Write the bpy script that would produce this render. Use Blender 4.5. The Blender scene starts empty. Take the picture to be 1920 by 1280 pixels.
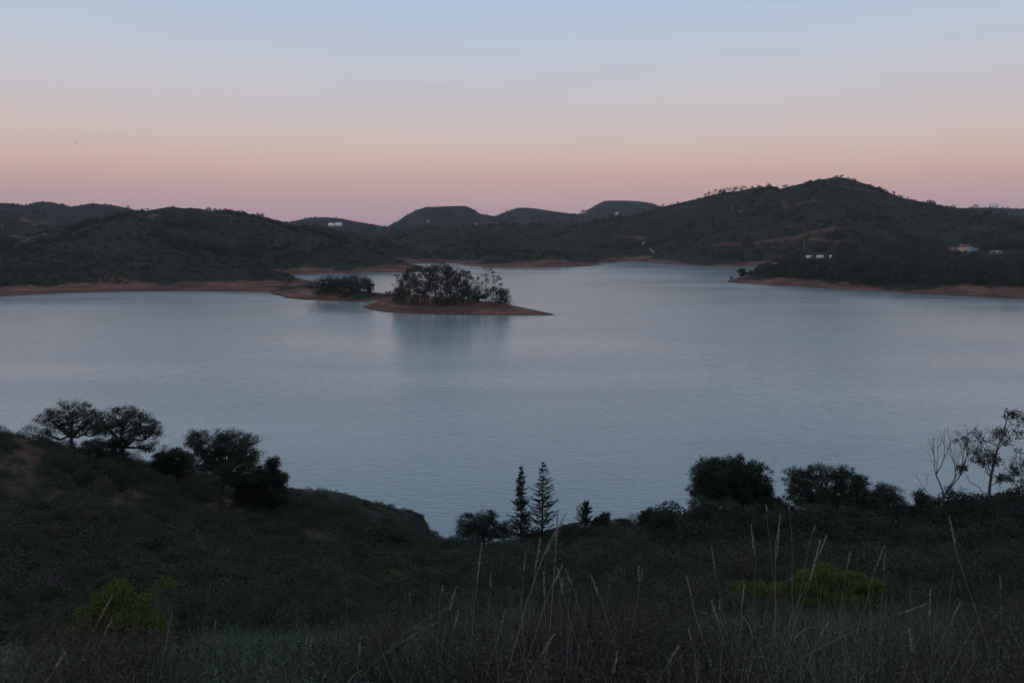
import bpy, math, random
import numpy as np
from mathutils import Vector

random.seed(7)
R = np.random.default_rng(11)
scene = bpy.context.scene
COL = scene.collection

# ------------------------------------------------------------------ camera
EYE = 40.0                       # metres above the water
FPX = 1500.0                     # focal length in pixels of the 1920 wide photograph
PITCH = math.atan(210.0 / FPX)   # looking slightly down
cam_d = bpy.data.cameras.new('camera')
cam_d.sensor_width = 36.0
cam_d.lens = 36.0 * FPX / 1920.0
cam_d.clip_start = 0.1
cam_d.clip_end = 12000.0
cam = bpy.data.objects.new('camera', cam_d)
COL.objects.link(cam)
cam.location = (0, 0, EYE)
cam.rotation_euler = (math.pi / 2 - PITCH, 0, 0)
scene.camera = cam


def lin(r, g, b):
    f = lambda c: (c / 255 / 12.92) if c / 255 <= 0.04045 else ((c / 255 + 0.055) / 1.055) ** 2.4
    return (f(r), f(g), f(b), 1.0)


# ------------------------------------------------------------------ sky (dusk: belt of pink above the eastern hills)
world = bpy.data.worlds.new('World')
scene.world = world
world.use_nodes = True
wn, wl = world.node_tree.nodes, world.node_tree.links
wn.clear()
w_out = wn.new('ShaderNodeOutputWorld')
w_bg = wn.new('ShaderNodeBackground')
w_tc = wn.new('ShaderNodeTexCoord')
w_sep = wn.new('ShaderNodeSeparateXYZ')
w_ramp = wn.new('ShaderNodeValToRGB')
wl.new(w_tc.outputs['Generated'], w_sep.inputs[0])
# clouds: faint, level streaks
w_map = wn.new('ShaderNodeMapping')
w_map.inputs['Scale'].default_value = (2.2, 2.2, 26.0)
w_noise = wn.new('ShaderNodeTexNoise')
w_noise.inputs['Scale'].default_value = 1.5
w_noise.inputs['Detail'].default_value = 4.0
w_noise.inputs['Roughness'].default_value = 0.5
wl.new(w_tc.outputs['Generated'], w_map.inputs[0])
wl.new(w_map.outputs[0], w_noise.inputs['Vector'])
# the colour bands undulate a little with the thin cloud
w_m1 = wn.new('ShaderNodeMath'); w_m1.operation = 'MULTIPLY_ADD'
w_m1.inputs[1].default_value = 0.020
w_m1.inputs[2].default_value = -0.010
wl.new(w_noise.outputs['Fac'], w_m1.inputs[0])
w_add = wn.new('ShaderNodeMath'); w_add.operation = 'ADD'
wl.new(w_sep.outputs['Z'], w_add.inputs[0])
wl.new(w_m1.outputs[0], w_add.inputs[1])
wl.new(w_add.outputs[0], w_ramp.inputs['Fac'])
stops = [(0.000, lin(168, 146, 160)), (0.012, lin(178, 150, 161)), (0.032, lin(189, 158, 163)), (0.058, lin(205, 170, 163)),
         (0.077, lin(213, 181, 170)), (0.092, lin(213, 188, 178)), (0.115, lin(210, 194, 190)), (0.146, lin(204, 197, 201)), (0.204, lin(191, 200, 214)),
         (0.262, lin(178, 198, 224)), (0.45, lin(150, 172, 205)), (1.0, lin(108, 128, 160))]
el = w_ramp.color_ramp.elements
while len(el) < len(stops):
    el.new(0.5)
for e, (p, c) in zip(el, stops):
    e.position = p
    e.color = c
w_ramp.color_ramp.interpolation = 'LINEAR'
w_cl = wn.new('ShaderNodeMapRange')
w_cl.inputs['From Min'].default_value = 0.52
w_cl.inputs['From Max'].default_value = 0.80
w_cl.inputs['To Min'].default_value = 0.0
w_cl.inputs['To Max'].default_value = 0.20
wl.new(w_noise.outputs['Fac'], w_cl.inputs['Value'])
w_mix = wn.new('ShaderNodeMixRGB')
w_mix.inputs['Color2'].default_value = lin(182, 165, 175)
wl.new(w_cl.outputs[0], w_mix.inputs['Fac'])
wl.new(w_ramp.outputs['Color'], w_mix.inputs['Color1'])
# below the horizon: dark land
w_low = wn.new('ShaderNodeMapRange')
w_low.inputs['From Min'].default_value = -0.03
w_low.inputs['From Max'].default_value = -0.005
wl.new(w_sep.outputs['Z'], w_low.inputs['Value'])
w_mix2 = wn.new('ShaderNodeMixRGB')
w_mix2.inputs['Color1'].default_value = (0.02, 0.022, 0.024, 1)
wl.new(w_low.outputs[0], w_mix2.inputs['Fac'])
wl.new(w_mix.outputs[0], w_mix2.inputs['Color2'])
wl.new(w_mix2.outputs[0], w_bg.inputs['Color'])
w_bg.inputs['Strength'].default_value = 1.0
wl.new(w_bg.outputs[0], w_out.inputs[0])

# last warm afterglow from behind the camera
sun_d = bpy.data.lights.new('sun', 'SUN')
sun_d.energy = 0.36
sun_d.angle = math.radians(20)
sun_d.color = (1.0, 0.72, 0.55)
sun = bpy.data.objects.new('sun', sun_d)
COL.objects.link(sun)
sun.rotation_euler = (math.radians(79), 0, math.radians(-32))

scene.view_settings.view_transform = 'Standard'
scene.view_settings.look = 'None'
scene.view_settings.exposure = 0.0
scene.view_settings.gamma = 1.0
scene.view_settings.use_curve_mapping = False
cy = scene.cycles
cy.max_bounces = 4
cy.diffuse_bounces = 2
cy.glossy_bounces = 2
cy.transmission_bounces = 1
cy.volume_bounces = 0
cy.transparent_max_bounces = 4
cy.use_denoising = True


# ------------------------------------------------------------------ picture geometry
CP, SP = math.cos(PITCH), math.sin(PITCH)


def ray(px, py):
    u, v = (px - 960.0) / FPX, (640.0 - py) / FPX
    return np.array([u, v * SP + CP, v * CP - SP])


def at(px, py, Y):
    """world point seen at a pixel, at forward distance Y"""
    d = ray(px, py)
    k = Y / d[1]
    return np.array([d[0] * k, Y, EYE + d[2] * k])


def plane(px, py, z=0.0):
    d = ray(px, py)
    k = (z - EYE) / d[2]
    return np.array([d[0] * k, d[1] * k, z])


# ------------------------------------------------------------------ noise
def _hash(ix, iy, s):
    h = (ix.astype(np.int64) * 374761393 + iy.astype(np.int64) * 668265263 + s * 974634777) & 0xffffffff
    h = ((h ^ (h >> 13)) * 1274126177) & 0xffffffff
    h = h ^ (h >> 16)
    return (h & 0xffff) / 65535.0


def vnoise(x, y, s=0):
    ix, iy = np.floor(x), np.floor(y)
    fx, fy = x - ix, y - iy
    fx = fx * fx * fx * (fx * (fx * 6 - 15) + 10)
    fy = fy * fy * fy * (fy * (fy * 6 - 15) + 10)
    a, b = _hash(ix, iy, s), _hash(ix + 1, iy, s)
    c, d = _hash(ix, iy + 1, s), _hash(ix + 1, iy + 1, s)
    return (a + (b - a) * fx) * (1 - fy) + (c + (d - c) * fx) * fy


def fbm(x, y, scale, octs=4, s=0):
    t, amp, tot = 0.0, 1.0, 0.0
    x, y = np.asarray(x, float) / scale, np.asarray(y, float) / scale
    for o in range(octs):
        t = t + amp * (vnoise(x, y, s + o * 17) * 2 - 1)
        tot += amp
        amp *= 0.5
        x, y = x * 2.03 + 13.7, y * 2.03 - 7.1
    return t / tot


# ------------------------------------------------------------------ mesh helpers
class MB:
    def __init__(self):
        self.v, self.f, self.n = [], [], 0

    def add(self, verts, quads):
        verts = np.asarray(verts, float).reshape(-1, 3)
        quads = np.asarray(quads, np.int64).reshape(-1, 4)
        self.v.append(verts)
        self.f.append(quads + self.n)
        self.n += len(verts)

    def box(self, c, s, rz=0.0, taper=1.0):
        x, y, z = s[0] / 2, s[1] / 2, s[2] / 2
        p = np.array([[-x, -y, -z], [x, -y, -z], [x, y, -z], [-x, y, -z],
                      [-x * taper, -y * taper, z], [x * taper, -y * taper, z], [x * taper, y * taper, z], [-x * taper, y * taper, z]])
        ca, sa = math.cos(rz), math.sin(rz)
        p = np.c_[p[:, 0] * ca - p[:, 1] * sa, p[:, 0] * sa + p[:, 1] * ca, p[:, 2]] + np.asarray(c)
        self.add(p, [[0, 3, 2, 1], [4, 5, 6, 7], [0, 1, 5, 4], [1, 2, 6, 5], [2, 3, 7, 6], [3, 0, 4, 7]])

    def tube(self, pts, rad, sides=6, cap=True):
        pts = np.asarray(pts, float)
        n = len(pts)
        rad = np.broadcast_to(np.asarray(rad, float), (n,))
        tan = np.gradient(pts, axis=0)
        tan /= np.linalg.norm(tan, axis=1)[:, None] + 1e-9
        up = np.where(np.abs(tan[:, 2:3]) > 0.9, np.array([[1.0, 0, 0]]), np.array([[0, 0, 1.0]]))
        a = np.cross(tan, up)
        a /= np.linalg.norm(a, axis=1)[:, None] + 1e-9
        # keep frames coherent
        for i in range(1, n):
            if np.dot(a[i], a[i - 1]) < 0:
                a[i] = -a[i]
        b = np.cross(tan, a)
        th = np.arange(sides) * 2 * math.pi / sides
        ring = (np.cos(th)[None, :, None] * a[:, None, :] + np.sin(th)[None, :, None] * b[:, None, :]) * rad[:, None, None] + pts[:, None, :]
        i = np.arange(n - 1)[:, None] * sides
        j = np.arange(sides)[None, :]
        j2 = (j + 1) % sides
        q = np.stack([i + j, i + j2, i + sides + j2, i + sides + j], -1).reshape(-1, 4)
        self.add(ring.reshape(-1, 3), q)

    def leaves(self, centres, length, width, rng=R, flat=0.0, axis=None):
        """many small four-sided leaves; flat 0..1 tilts them towards level"""
        n = len(centres)
        if n == 0:
            return
        nrm = rng.normal(size=(n, 3))
        nrm[:, 2] += flat * 3
        nrm /= np.linalg.norm(nrm, axis=1)[:, None]
        if axis is None:
            t = rng.normal(size=(n, 3))
        else:
            t = np.asarray(axis) + rng.normal(size=(n, 3)) * 0.25
        t -= nrm * np.sum(t * nrm, 1)[:, None]
        t /= np.linalg.norm(t, axis=1)[:, None] + 1e-9
        b = np.cross(nrm, t)
        L = (np.broadcast_to(length, (n,)) * rng.uniform(0.65, 1.3, n))[:, None]
        W = (np.broadcast_to(width, (n,)) * rng.uniform(0.7, 1.25, n))[:, None]
        c = np.asarray(centres)
        fold = nrm * W * 0.18
        v = np.stack([c - t * L * 0.5, c + b * W * 0.5 - t * L * 0.08 + fold, c + t * L * 0.5, c - b * W * 0.5 - t * L * 0.08 + fold], 1)
        q = np.arange(4 * n).reshape(n, 4)
        self.add(v.reshape(-1, 3), q)

    def mesh(self, name, smooth=False):
        me = bpy.data.meshes.new(name)
        if not self.v:
            return me
        v = np.concatenate(self.v)
        f = np.concatenate(self.f)
        me.vertices.add(len(v))
        me.vertices.foreach_set('co', v.astype(np.float32).ravel())
        me.loops.add(f.size)
        me.loops.foreach_set('vertex_index', f.astype(np.int32).ravel())
        me.polygons.add(len(f))
        me.polygons.foreach_set('loop_start', np.arange(0, f.size, 4, dtype=np.int32))
        if smooth:
            me.polygons.foreach_set('use_smooth', np.ones(len(f), dtype=bool))
        me.update(calc_edges=True)
        return me

    def build(self, name, mat, parent=None, smooth=False):
        o = bpy.data.objects.new(name, self.mesh(name, smooth))
        o.data.materials.append(mat)
        COL.objects.link(o)
        if parent is not None:
            o.parent = parent
        return o


def tag(o, label=None, cat=None, group=None, kind=None):
    if label:
        o['label'] = label
    if cat:
        o['category'] = cat
    if group:
        o['group'] = group
    if kind:
        o['kind'] = kind
    return o


def empty(name, loc, rz=0.0):
    o = bpy.data.objects.new(name, None)
    o.empty_display_size = 0.5
    o.location = [float(c) for c in loc]
    o.rotation_euler = (0, 0, rz)
    COL.objects.link(o)
    return o


# ------------------------------------------------------------------ materials
def new_mat(name):
    m = bpy.data.materials.new(name)
    m.use_nodes = True
    nt = m.node_tree
    return m, nt, nt.nodes, nt.links, nt.nodes['Principled BSDF']


def mat_plain(name, col, rough=0.8, noise=0.25, scale=3.0, metallic=0.0, spec=0.3):
    m, nt, n, l, p = new_mat(name)
    p.inputs['Roughness'].default_value = rough
    p.inputs['Metallic'].default_value = metallic
    p.inputs['Specular IOR Level'].default_value = spec
    tc = n.new('ShaderNodeTexCoord')
    nz = n.new('ShaderNodeTexNoise')
    nz.inputs['Scale'].default_value = scale
    nz.inputs['Detail'].default_value = 4
    l.new(tc.outputs['Object'], nz.inputs['Vector'])
    r = n.new('ShaderNodeValToRGB')
    r.color_ramp.elements[0].position = 0.3
    r.color_ramp.elements[1].position = 0.7
    r.color_ramp.elements[0].color = tuple(c * (1 - noise) for c in col[:3]) + (1,)
    r.color_ramp.elements[1].color = tuple(min(1, c * (1 + noise)) for c in col[:3]) + (1,)
    l.new(nz.outputs['Fac'], r.inputs['Fac'])
    l.new(r.outputs['Color'], p.inputs['Base Color'])
    return m


def mat_leaf(name, c1, c2, c3=None, scale=0.8, rough=0.75, trans=0.0):
    """foliage: clump-sized light and dark noise, and a tint that differs from plant to plant"""
    m, nt, n, l, p = new_mat(name)
    p.inputs['Roughness'].default_value = rough
    p.inputs['Specular IOR Level'].default_value = 0.2
    geo = n.new('ShaderNodeNewGeometry')
    nz = n.new('ShaderNodeTexNoise')
    nz.inputs['Scale'].default_value = scale
    nz.inputs['Detail'].default_value = 3
    l.new(geo.outputs['Position'], nz.inputs['Vector'])
    r = n.new('ShaderNodeValToRGB')
    r.color_ramp.elements[0].position = 0.35
    r.color_ramp.elements[1].position = 0.65
    r.color_ramp.elements[0].color = tuple(c1) + (1,)
    r.color_ramp.elements[1].color = tuple(c2) + (1,)
    l.new(nz.outputs['Fac'], r.inputs['Fac'])
    oi = n.new('ShaderNodeObjectInfo')
    mx = n.new('ShaderNodeMixRGB')
    mr = n.new('ShaderNodeMapRange')
    mr.inputs['To Max'].default_value = 0.7
    mr.inputs['From Min'].default_value = 0.4
    l.new(oi.outputs['Random'], mr.inputs['Value'])
    l.new(mr.outputs[0], mx.inputs['Fac'])
    l.new(r.outputs['Color'], mx.inputs['Color1'])
    mx.inputs['Color2'].default_value = tuple(c3 or c2) + (1,)
    l.new(mx.outputs['Color'], p.inputs['Base Color'])
    return m


M = {}
M['oak_leaf'] = mat_leaf('oak_leaf', (0.026, 0.034, 0.018), (0.05, 0.058, 0.03), (0.042, 0.05, 0.03))
M['pine_leaf'] = mat_leaf('pine_leaf', (0.018, 0.03, 0.015), (0.038, 0.052, 0.026), (0.028, 0.042, 0.024))
M['conifer_leaf'] = mat_leaf('conifer_leaf', (0.022, 0.032, 0.022), (0.04, 0.052, 0.036), (0.034, 0.044, 0.034))
M['euc_leaf'] = mat_leaf('euc_leaf', (0.03, 0.036, 0.024), (0.056, 0.062, 0.04), (0.046, 0.05, 0.034), scale=0.3)
M['shrub_leaf'] = mat_leaf('shrub_leaf', (0.030, 0.046, 0.022), (0.066, 0.086, 0.040), (0.064, 0.066, 0.040))
M['yellow_leaf'] = mat_leaf('yellow_leaf', (0.078, 0.100, 0.016), (0.155, 0.175, 0.030), (0.13, 0.145, 0.026), scale=3.0)
M['scrub_far'] = mat_leaf('scrub_far', (0.026, 0.035, 0.020), (0.048, 0.056, 0.032), (0.054, 0.048, 0.032), scale=0.03)
M['wood_far'] = mat_leaf('wood_far', (0.024, 0.033, 0.02), (0.044, 0.053, 0.031), (0.046, 0.05, 0.034), scale=0.05)
M['grass_green'] = mat_leaf('grass_green', (0.066, 0.098, 0.050), (0.140, 0.180, 0.100), (0.135, 0.130, 0.085), scale=1.2)
M['grass_lush'] = mat_leaf('grass_lush', (0.085, 0.120, 0.030), (0.13, 0.16, 0.045), (0.11, 0.15, 0.06), scale=2.0)
M['grass_dry'] = mat_leaf('grass_dry', (0.16, 0.135, 0.105), (0.26, 0.225, 0.18), (0.20, 0.17, 0.15), scale=4.0)
M['heath'] = mat_leaf('heath', (0.060, 0.044, 0.034), (0.105, 0.080, 0.062), (0.075, 0.066, 0.048), scale=3.0)
M['stalk'] = mat_plain('stalk', (0.27, 0.235, 0.18), 0.7, 0.25, 8.0)
M['seed'] = mat_plain('seed', (0.32, 0.275, 0.225), 0.85, 0.3, 40.0)
M['stalk_green'] = mat_plain('stalk_green', (0.22, 0.24, 0.10), 0.7, 0.3, 8.0)
M['bark'] = mat_plain('bark', (0.055, 0.045, 0.038), 0.9, 0.4, 4.0)
M['bark_pale'] = mat_plain('bark_pale', (0.17, 0.14, 0.12), 0.85, 0.35, 1.0)
M['bark_grey'] = mat_plain('bark_grey', (0.10, 0.085, 0.078), 0.9, 0.3, 3.0)
M['white_wall'] = mat_plain('white_wall', (0.86, 0.84, 0.80), 0.8, 0.08, 0.5)
M['cream_wall'] = mat_plain('cream_wall', (0.62, 0.50, 0.43), 0.8, 0.1, 0.5)
M['red_roof'] = mat_plain('red_roof', (0.24, 0.085, 0.07), 0.85, 0.25, 2.0)
M['grey_roof'] = mat_plain('grey_roof', (0.30, 0.29, 0.28), 0.8, 0.2, 2.0)
M['glass'] = mat_plain('glass', (0.02, 0.022, 0.025), 0.15, 0.1, 1.0, spec=0.5)
M['blue'] = mat_plain('blue', (0.09, 0.34, 0.62), 0.55, 0.15, 1.0)
M['white_paint'] = mat_plain('white_paint', (0.80, 0.80, 0.81), 0.35, 0.04, 0.8, spec=0.5)
M['tyre'] = mat_plain('tyre', (0.02, 0.02, 0.02), 0.9, 0.1, 3.0)
M['concrete'] = mat_plain('concrete', (0.36, 0.35, 0.34), 0.85, 0.15, 0.6)
M['pole'] = mat_plain('pole', (0.30, 0.28, 0.26), 0.85, 0.1, 0.6)
M['stone'] = mat_plain('stone', (0.24, 0.21, 0.19), 0.9, 0.3, 1.2)
M['insulator'] = mat_plain('insulator', (0.25, 0.22, 0.2), 0.4, 0.1, 3.0)
M['bird'] = mat_plain('bird', (0.05, 0.045, 0.045), 0.8, 0.2, 5.0)
M['timber'] = mat_plain('timber', (0.12, 0.09, 0.07), 0.9, 0.3, 2.0)

# ------------------------------------------------------------------ the lake's outline (traced where the water meets the land)
SHORE_PX = [(-1500, 640), (-600, 596), (-200, 566), (0, 556), (60, 552.5), (130, 549), (240, 546.2), (330, 545.8), (420, 546.3), (505, 547.2),
            (507, 550), (530, 555.5), (534, 558.5), (570, 562), (630, 564.6), (690, 564.8), (712, 563), (700, 567.5), (680, 575.5),
            (700, 581.5), (740, 586), (790, 588.4), (860, 590), (950, 591), (1020, 591.2), (1044, 590.6), (1030, 586.5), (1000, 580.5), (955, 571.5), (880, 563),
            (800, 557), (748, 554), (722, 552.6), (700, 549.5), (655, 541), (612, 533.2), (584, 529.4), (540, 525.2), (505, 520.8), (489, 517.8), (500, 515.6),
            (560, 514.2), (640, 512.6), (700, 511), (760, 510.2), (800, 508.6), (826, 507), (800, 504), (772, 499.8), (758, 496.6),
            (775, 494.2), (800, 492.4), (832, 491.6), (850, 493.2), (872, 496.4), (886, 499.2), (920, 500.6), (1000, 501.2), (1050, 500.8),
            (1085, 500), (1112, 498.4), (1134, 496.4), (1112, 494.6), (1132, 492.6), (1176, 490.6), (1206, 490.8), (1225, 493.2),
            (1262, 496), (1312, 497.8), (1370, 499.2), (1421, 500.2), (1470, 500.6), (1520, 503), (1480, 506), (1435, 511.5), (1398, 518.5), (1364, 526.2),
            (1364, 528.6), (1400, 531.8), (1450, 535), (1520, 538.5), (1600, 543), (1700, 549), (1800, 554), (1920, 560), (2100, 569),
            (2500, 596), (3400, 650)]
SH = np.array([plane(*p)[:2] for p in SHORE_PX])
SH = np.vstack([SH, [[420, 60], [-420, 60]]])
POOL = np.array([plane(*p)[:2] for p in [(1176, 489.4), (1204, 489.5), (1203, 488.0), (1192, 487.0), (1183, 487.4)]])


def poly_sd(poly, x, y):
    """signed distance, positive outside the polygon"""
    d2 = np.full(x.shape, 1e18)
    inside = np.zeros(x.shape, bool)
    n = len(poly)
    for i in range(n):
        ax, ay = poly[i]
        bx, by = poly[(i + 1) % n]
        ex, ey = bx - ax, by - ay
        wx, wy = x - ax, y - ay
        t = np.clip((wx * ex + wy * ey) / (ex * ex + ey * ey + 1e-12), 0, 1)
        d2 = np.minimum(d2, (wx - ex * t) ** 2 + (wy - ey * t) ** 2)
        c = ((ay > y) != (by > y))
        with np.errstate(divide='ignore', invalid='ignore'):
            xi = ax + (y - ay) * ex / (ey if abs(ey) > 1e-12 else 1e-12)
        inside ^= c & (x < xi)
    d = np.sqrt(d2)
    return np.where(inside, -d, d)


# ------------------------------------------------------------------ hills: crest lines at their own distances
# each crest: list of (px, py, distance, front reach), then back reach and foot height
CRESTS = [
    # far left range
    ([(-900, 392, 1750, 600), (-300, 384, 1750, 600), (0, 380, 1700, 600), (22, 381, 1680, 560), (45, 385, 1650, 520), (62, 381, 1780, 600), (78, 378, 1800, 600), (100, 379, 1800, 600), (135, 388, 1800, 600),
      (160, 383, 1760, 600), (178, 381, 1750, 600), (205, 385, 1750, 600), (245, 391, 1750, 600), (290, 403, 1750, 500), (420, 440, 1750, 400)], 900, 8),
    ([(-400, 400, 1250, 350), (0, 398, 1250, 350), (40, 405, 1250, 330), (75, 420, 1250, 300), (130, 440, 1250, 250)], 300, 8),
    # left hill
    ([(-900, 450, 760, 240), (-300, 440, 760, 240), (0, 452, 780, 260), (90, 434, 800, 270), (180, 414, 820, 290), (262, 397, 850, 300), (300, 390, 860, 310), (318, 388, 860, 310), (345, 390, 860, 310), (375, 391, 860, 310),
      (410, 399, 860, 310), (440, 404, 860, 300), (480, 409, 860, 290), (512, 416, 860, 280), (545, 430, 860, 260), (620, 470, 860, 200)], 420, 7),
    ([(330, 410, 1080, 200), (390, 396, 1080, 200), (430, 393.5, 1080, 200), (470, 401, 1080, 200), (530, 415, 1080, 200), (620, 440, 1080, 200)], 200, 8),
    # low spur before it
    ([(-500, 468, 600, 90), (0, 470, 600, 90), (140, 476, 600, 90), (260, 490, 590, 85), (380, 503, 580, 80), (470, 512, 580, 70), (560, 524, 590, 50)], 130, 5),
    # second hump
    ([(400, 480, 880, 190), (470, 447, 890, 200), (520, 431, 900, 210), (560, 423, 910, 220), (596, 420, 920, 230), (640, 424, 920, 220), (690, 436, 920, 210), (750, 458, 910, 170), (820, 490, 900, 120)], 300, 7),
    # middle band
    ([(560, 446, 1450, 220), (640, 436, 1450, 240), (700, 429, 1450, 260), (760, 428, 1400, 260), (830, 426, 1380, 260), (900, 422, 1380, 260), (960, 419, 1380, 260), (1020, 421, 1380, 260), (1080, 420, 1400, 260), (1140, 412, 1450, 260), (1220, 408, 1500, 260)], 400, 7),
    ([(740, 468, 1130, 130), (820, 450, 1140, 140), (880, 438, 1150, 150), (930, 431, 1160, 160), (985, 433, 1160, 160), (1040, 445, 1150, 150), (1100, 462, 1140, 130), (1160, 478, 1130, 100)], 220, 6),
    # distant tables
    ([(500, 428, 2150, 500), (545, 415, 2150, 500), (575, 408.5, 2150, 500), (610, 407, 2150, 500), (640, 410, 2150, 500), (672, 416, 2150, 500), (720, 424, 2150, 500), (800, 436, 2150, 500)], 500, 10),
    ([(715, 430, 2350, 450), (745, 414, 2350, 450), (760, 403, 2350, 450), (784, 392, 2350, 450), (800, 387.5, 2350, 450), (835, 386, 2350, 450), (872, 385.5, 2350, 450), (884, 390, 2350, 450), (900, 400, 2350, 450),
      (925, 404, 2350, 450), (960, 410, 2350, 450), (1020, 425, 2350, 450)], 500, 10),
    ([(880, 420, 2550, 450), (930, 404, 2550, 450), (952, 396, 2550, 450), (970, 389.5, 2550, 450), (988, 389, 2550, 450), (1010, 391.5, 2550, 450), (1045, 397, 2550, 450), (1075, 400, 2550, 450), (1130, 409, 2550, 450), (1200, 425, 2550, 450)], 500, 10),
    ([(1030, 420, 3000, 500), (1085, 400, 3000, 500), (1105, 391, 3000, 500), (1122, 381, 3000, 500), (1133, 375.5, 3000, 500), (1165, 375.5, 3000, 500), (1195, 376.5, 3000, 500), (1220, 380, 3000, 500), (1240, 386, 3000, 500), (1330, 410, 3000, 500)], 600, 10),
    # the right hill
    ([(960, 450, 1330, 240), (1040, 428, 1330, 250), (1110, 415, 1320, 260), (1180, 403, 1300, 270), (1240, 388, 1280, 280), (1300, 374, 1260, 300), (1350, 360, 1240, 320), (1390, 350.5, 1220, 340), (1420, 346, 1210, 360), (1436, 345.5, 1200, 370),
      (1450, 348, 1195, 370), (1463, 354, 1190, 370), (1480, 349.5, 1180, 380), (1510, 342, 1170, 400), (1535, 336.5, 1165, 420), (1558, 333, 1160, 430), (1572, 332, 1160, 430), (1590, 335, 1160, 430), (1620, 344, 1160, 420),
      (1650, 354, 1160, 400), (1690, 370, 1160, 380), (1730, 378.5, 1150, 370), (1780, 388, 1130, 360), (1850, 398, 1100, 340), (1920, 408, 1080, 320), (2200, 430, 1050, 300), (2800, 440, 1050, 300)], 500, 8),
    # a spur running down its front
    ([(1180, 470, 1020, 100), (1260, 447, 1030, 130), (1330, 425, 1040, 150), (1400, 406, 1050, 170), (1470, 400, 1060, 180), (1540, 405, 1050, 180), (1620, 424, 1020, 170), (1720, 446, 980, 150)], 160, 8),
    # far right ridge
    ([(1600, 405, 1900, 500), (1740, 392, 1900, 500), (1800, 389.5, 1850, 500), (1850, 388.5, 1850, 500), (1890, 390.5, 1850, 500), (1960, 391, 1850, 500), (2300, 386, 1850, 500), (2900, 392, 1850, 500)], 700, 8),
    # wooded headland on the right
    ([(1376, 516, 655, 60), (1420, 506, 660, 70), (1480, 496, 670, 80), (1560, 487, 690, 100), (1660, 480, 710, 120), (1780, 473, 730, 140), (1920, 464, 740, 150), (2300, 452, 740, 150), (2900, 450, 740, 150)], 140, 6),
]
_CR = []
for pts, wb, foot in CRESTS:
    W = np.array([at(a, b, Y) for a, b, Y, w in pts])
    az = W[:, 0] / W[:, 1]
    Yw, Zw, Ww = W[:, 1], W[:, 2], np.array([p[3] for p in pts], float)
    if pts[0][0] > -250:      # the ridge dies away at its ends
        az, Yw, Zw, Ww = np.r_[az[0] - 0.09, az], np.r_[Yw[0], Yw], np.r_[foot * 0.5, Zw], np.r_[Ww[0], Ww]
    if pts[-1][0] < 2150:
        az, Yw, Zw, Ww = np.r_[az, az[-1] + 0.09], np.r_[Yw, Yw[-1]], np.r_[Zw, foot * 0.5], np.r_[Ww, Ww[-1]]
    _CR.append((az, Yw, Zw, Ww, wb, foot))

TRACKS = [  # bare red cuttings and tracks on the slopes: pixels, half width in metres
    ([(1330, 462), (1370, 459), (1410, 457), (1450, 453), (1490, 447)], 2.6),
    ([(1440, 453), (1475, 449), (1500, 443), (1530, 435)], 3.8),
    ([(1545, 432), (1572, 429)], 5.0),
    ([(1470, 381), (1500, 382), (1540, 382.5)], 1.5),
    ([(1553, 349), (1590, 352), (1640, 360)], 1.8),
    ([(1520, 448), (1560, 452), (1600, 455)], 2.2),
    ([(1150, 444), (1210, 446)], 2.5),
    ([(48, 417), (66, 415), (82, 418)], 5.0), ([(60, 422), (78, 422)], 4.0),
    ([(24, 441), (40, 446)], 3.0), ([(46, 452), (62, 445), (80, 441)], 3.5),
    ([(280, 408), (290, 404)], 2.5),
    ([(930, 428), (965, 431)], 2.0),
]


def far_raw(x, y):
    """hills without shore"""
    az = x / y
    h = np.full(x.shape, 6.0)
    nz = fbm(x, y, 170, 5, 3)
    gul = np.abs(fbm(x, y, 120, 4, 21))
    for (a, Yc, Zc, Wf, wb, foot) in _CR:
        yc = np.interp(az, a, Yc)
        zc = np.interp(az, a, Zc)
        wf = np.interp(az, a, Wf)
        t = np.clip(np.where(y < yc, (yc - y) / wf, (y - yc) / wb), 0, 1)
        prof = 0.45 * (1 - t) + 0.55 * 0.5 * (1 + np.cos(math.pi * t))
        amp = np.clip((zc - foot) * 0.46, 0, 26)
        mid = np.clip(t * 5, 0, 1) * (1 - t) ** 0.6
        hl = foot + (zc - foot) * prof + amp * mid * np.minimum(nz * 0.7 + (gul - 0.30) * 1.6, 0.12)
        k = 3.0
        dlt = np.clip(0.5 + 0.5 * (h - hl) / k, 0, 1)
        h = hl * (1 - dlt) + h * dlt + k * dlt * (1 - dlt)
    return h + 0.5 * fbm(x, y, 18, 3, 40)


def far_h(x, y):
    x = np.asarray(x, float); y = np.asarray(y, float)
    h = far_raw(x, y)
    sd = poly_sd(SH, x, y)
    sd = np.minimum(sd, poly_sd(POOL, x, y))
    wob = fbm(x, y, 26, 3, 60) * 2.6 + fbm(x, y, 8, 2, 61) * 0.7
    s = sd + wob * np.clip(np.abs(sd) / 6, 0.25, 1)
    rough = 1.0 + 0.25 * fbm(x, y, 40, 3, 77)
    bank = np.where(s < 26, 0.235 * s * rough, 0.235 * 26 * rough + 0.42 * (s - 26))
    bank = bank + np.clip(s / 6, 0, 1) * (0.55 * fbm(x, y, 11, 3, 88) + 0.9 * np.maximum(0, fbm(x, y, 22, 2, 89)))
    bank = np.where(s < 0, 0.25 * s, bank)
    # the island and its spit stay low
    low = (y < 560) & (x > -150) & (x < 40)
    cap = 5.6 + 0.9 * fbm(x, y, 30, 2, 90)
    bank = np.where(low & (bank > 0), cap * (1 - np.exp(-np.maximum(bank, 0) / cap)), bank)
    k = 2.5
    dlt = np.clip(0.5 + 0.5 * (h - bank) / k, 0, 1)
    return h * (1 - dlt) + bank * dlt - k * dlt * (1 - dlt)


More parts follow.
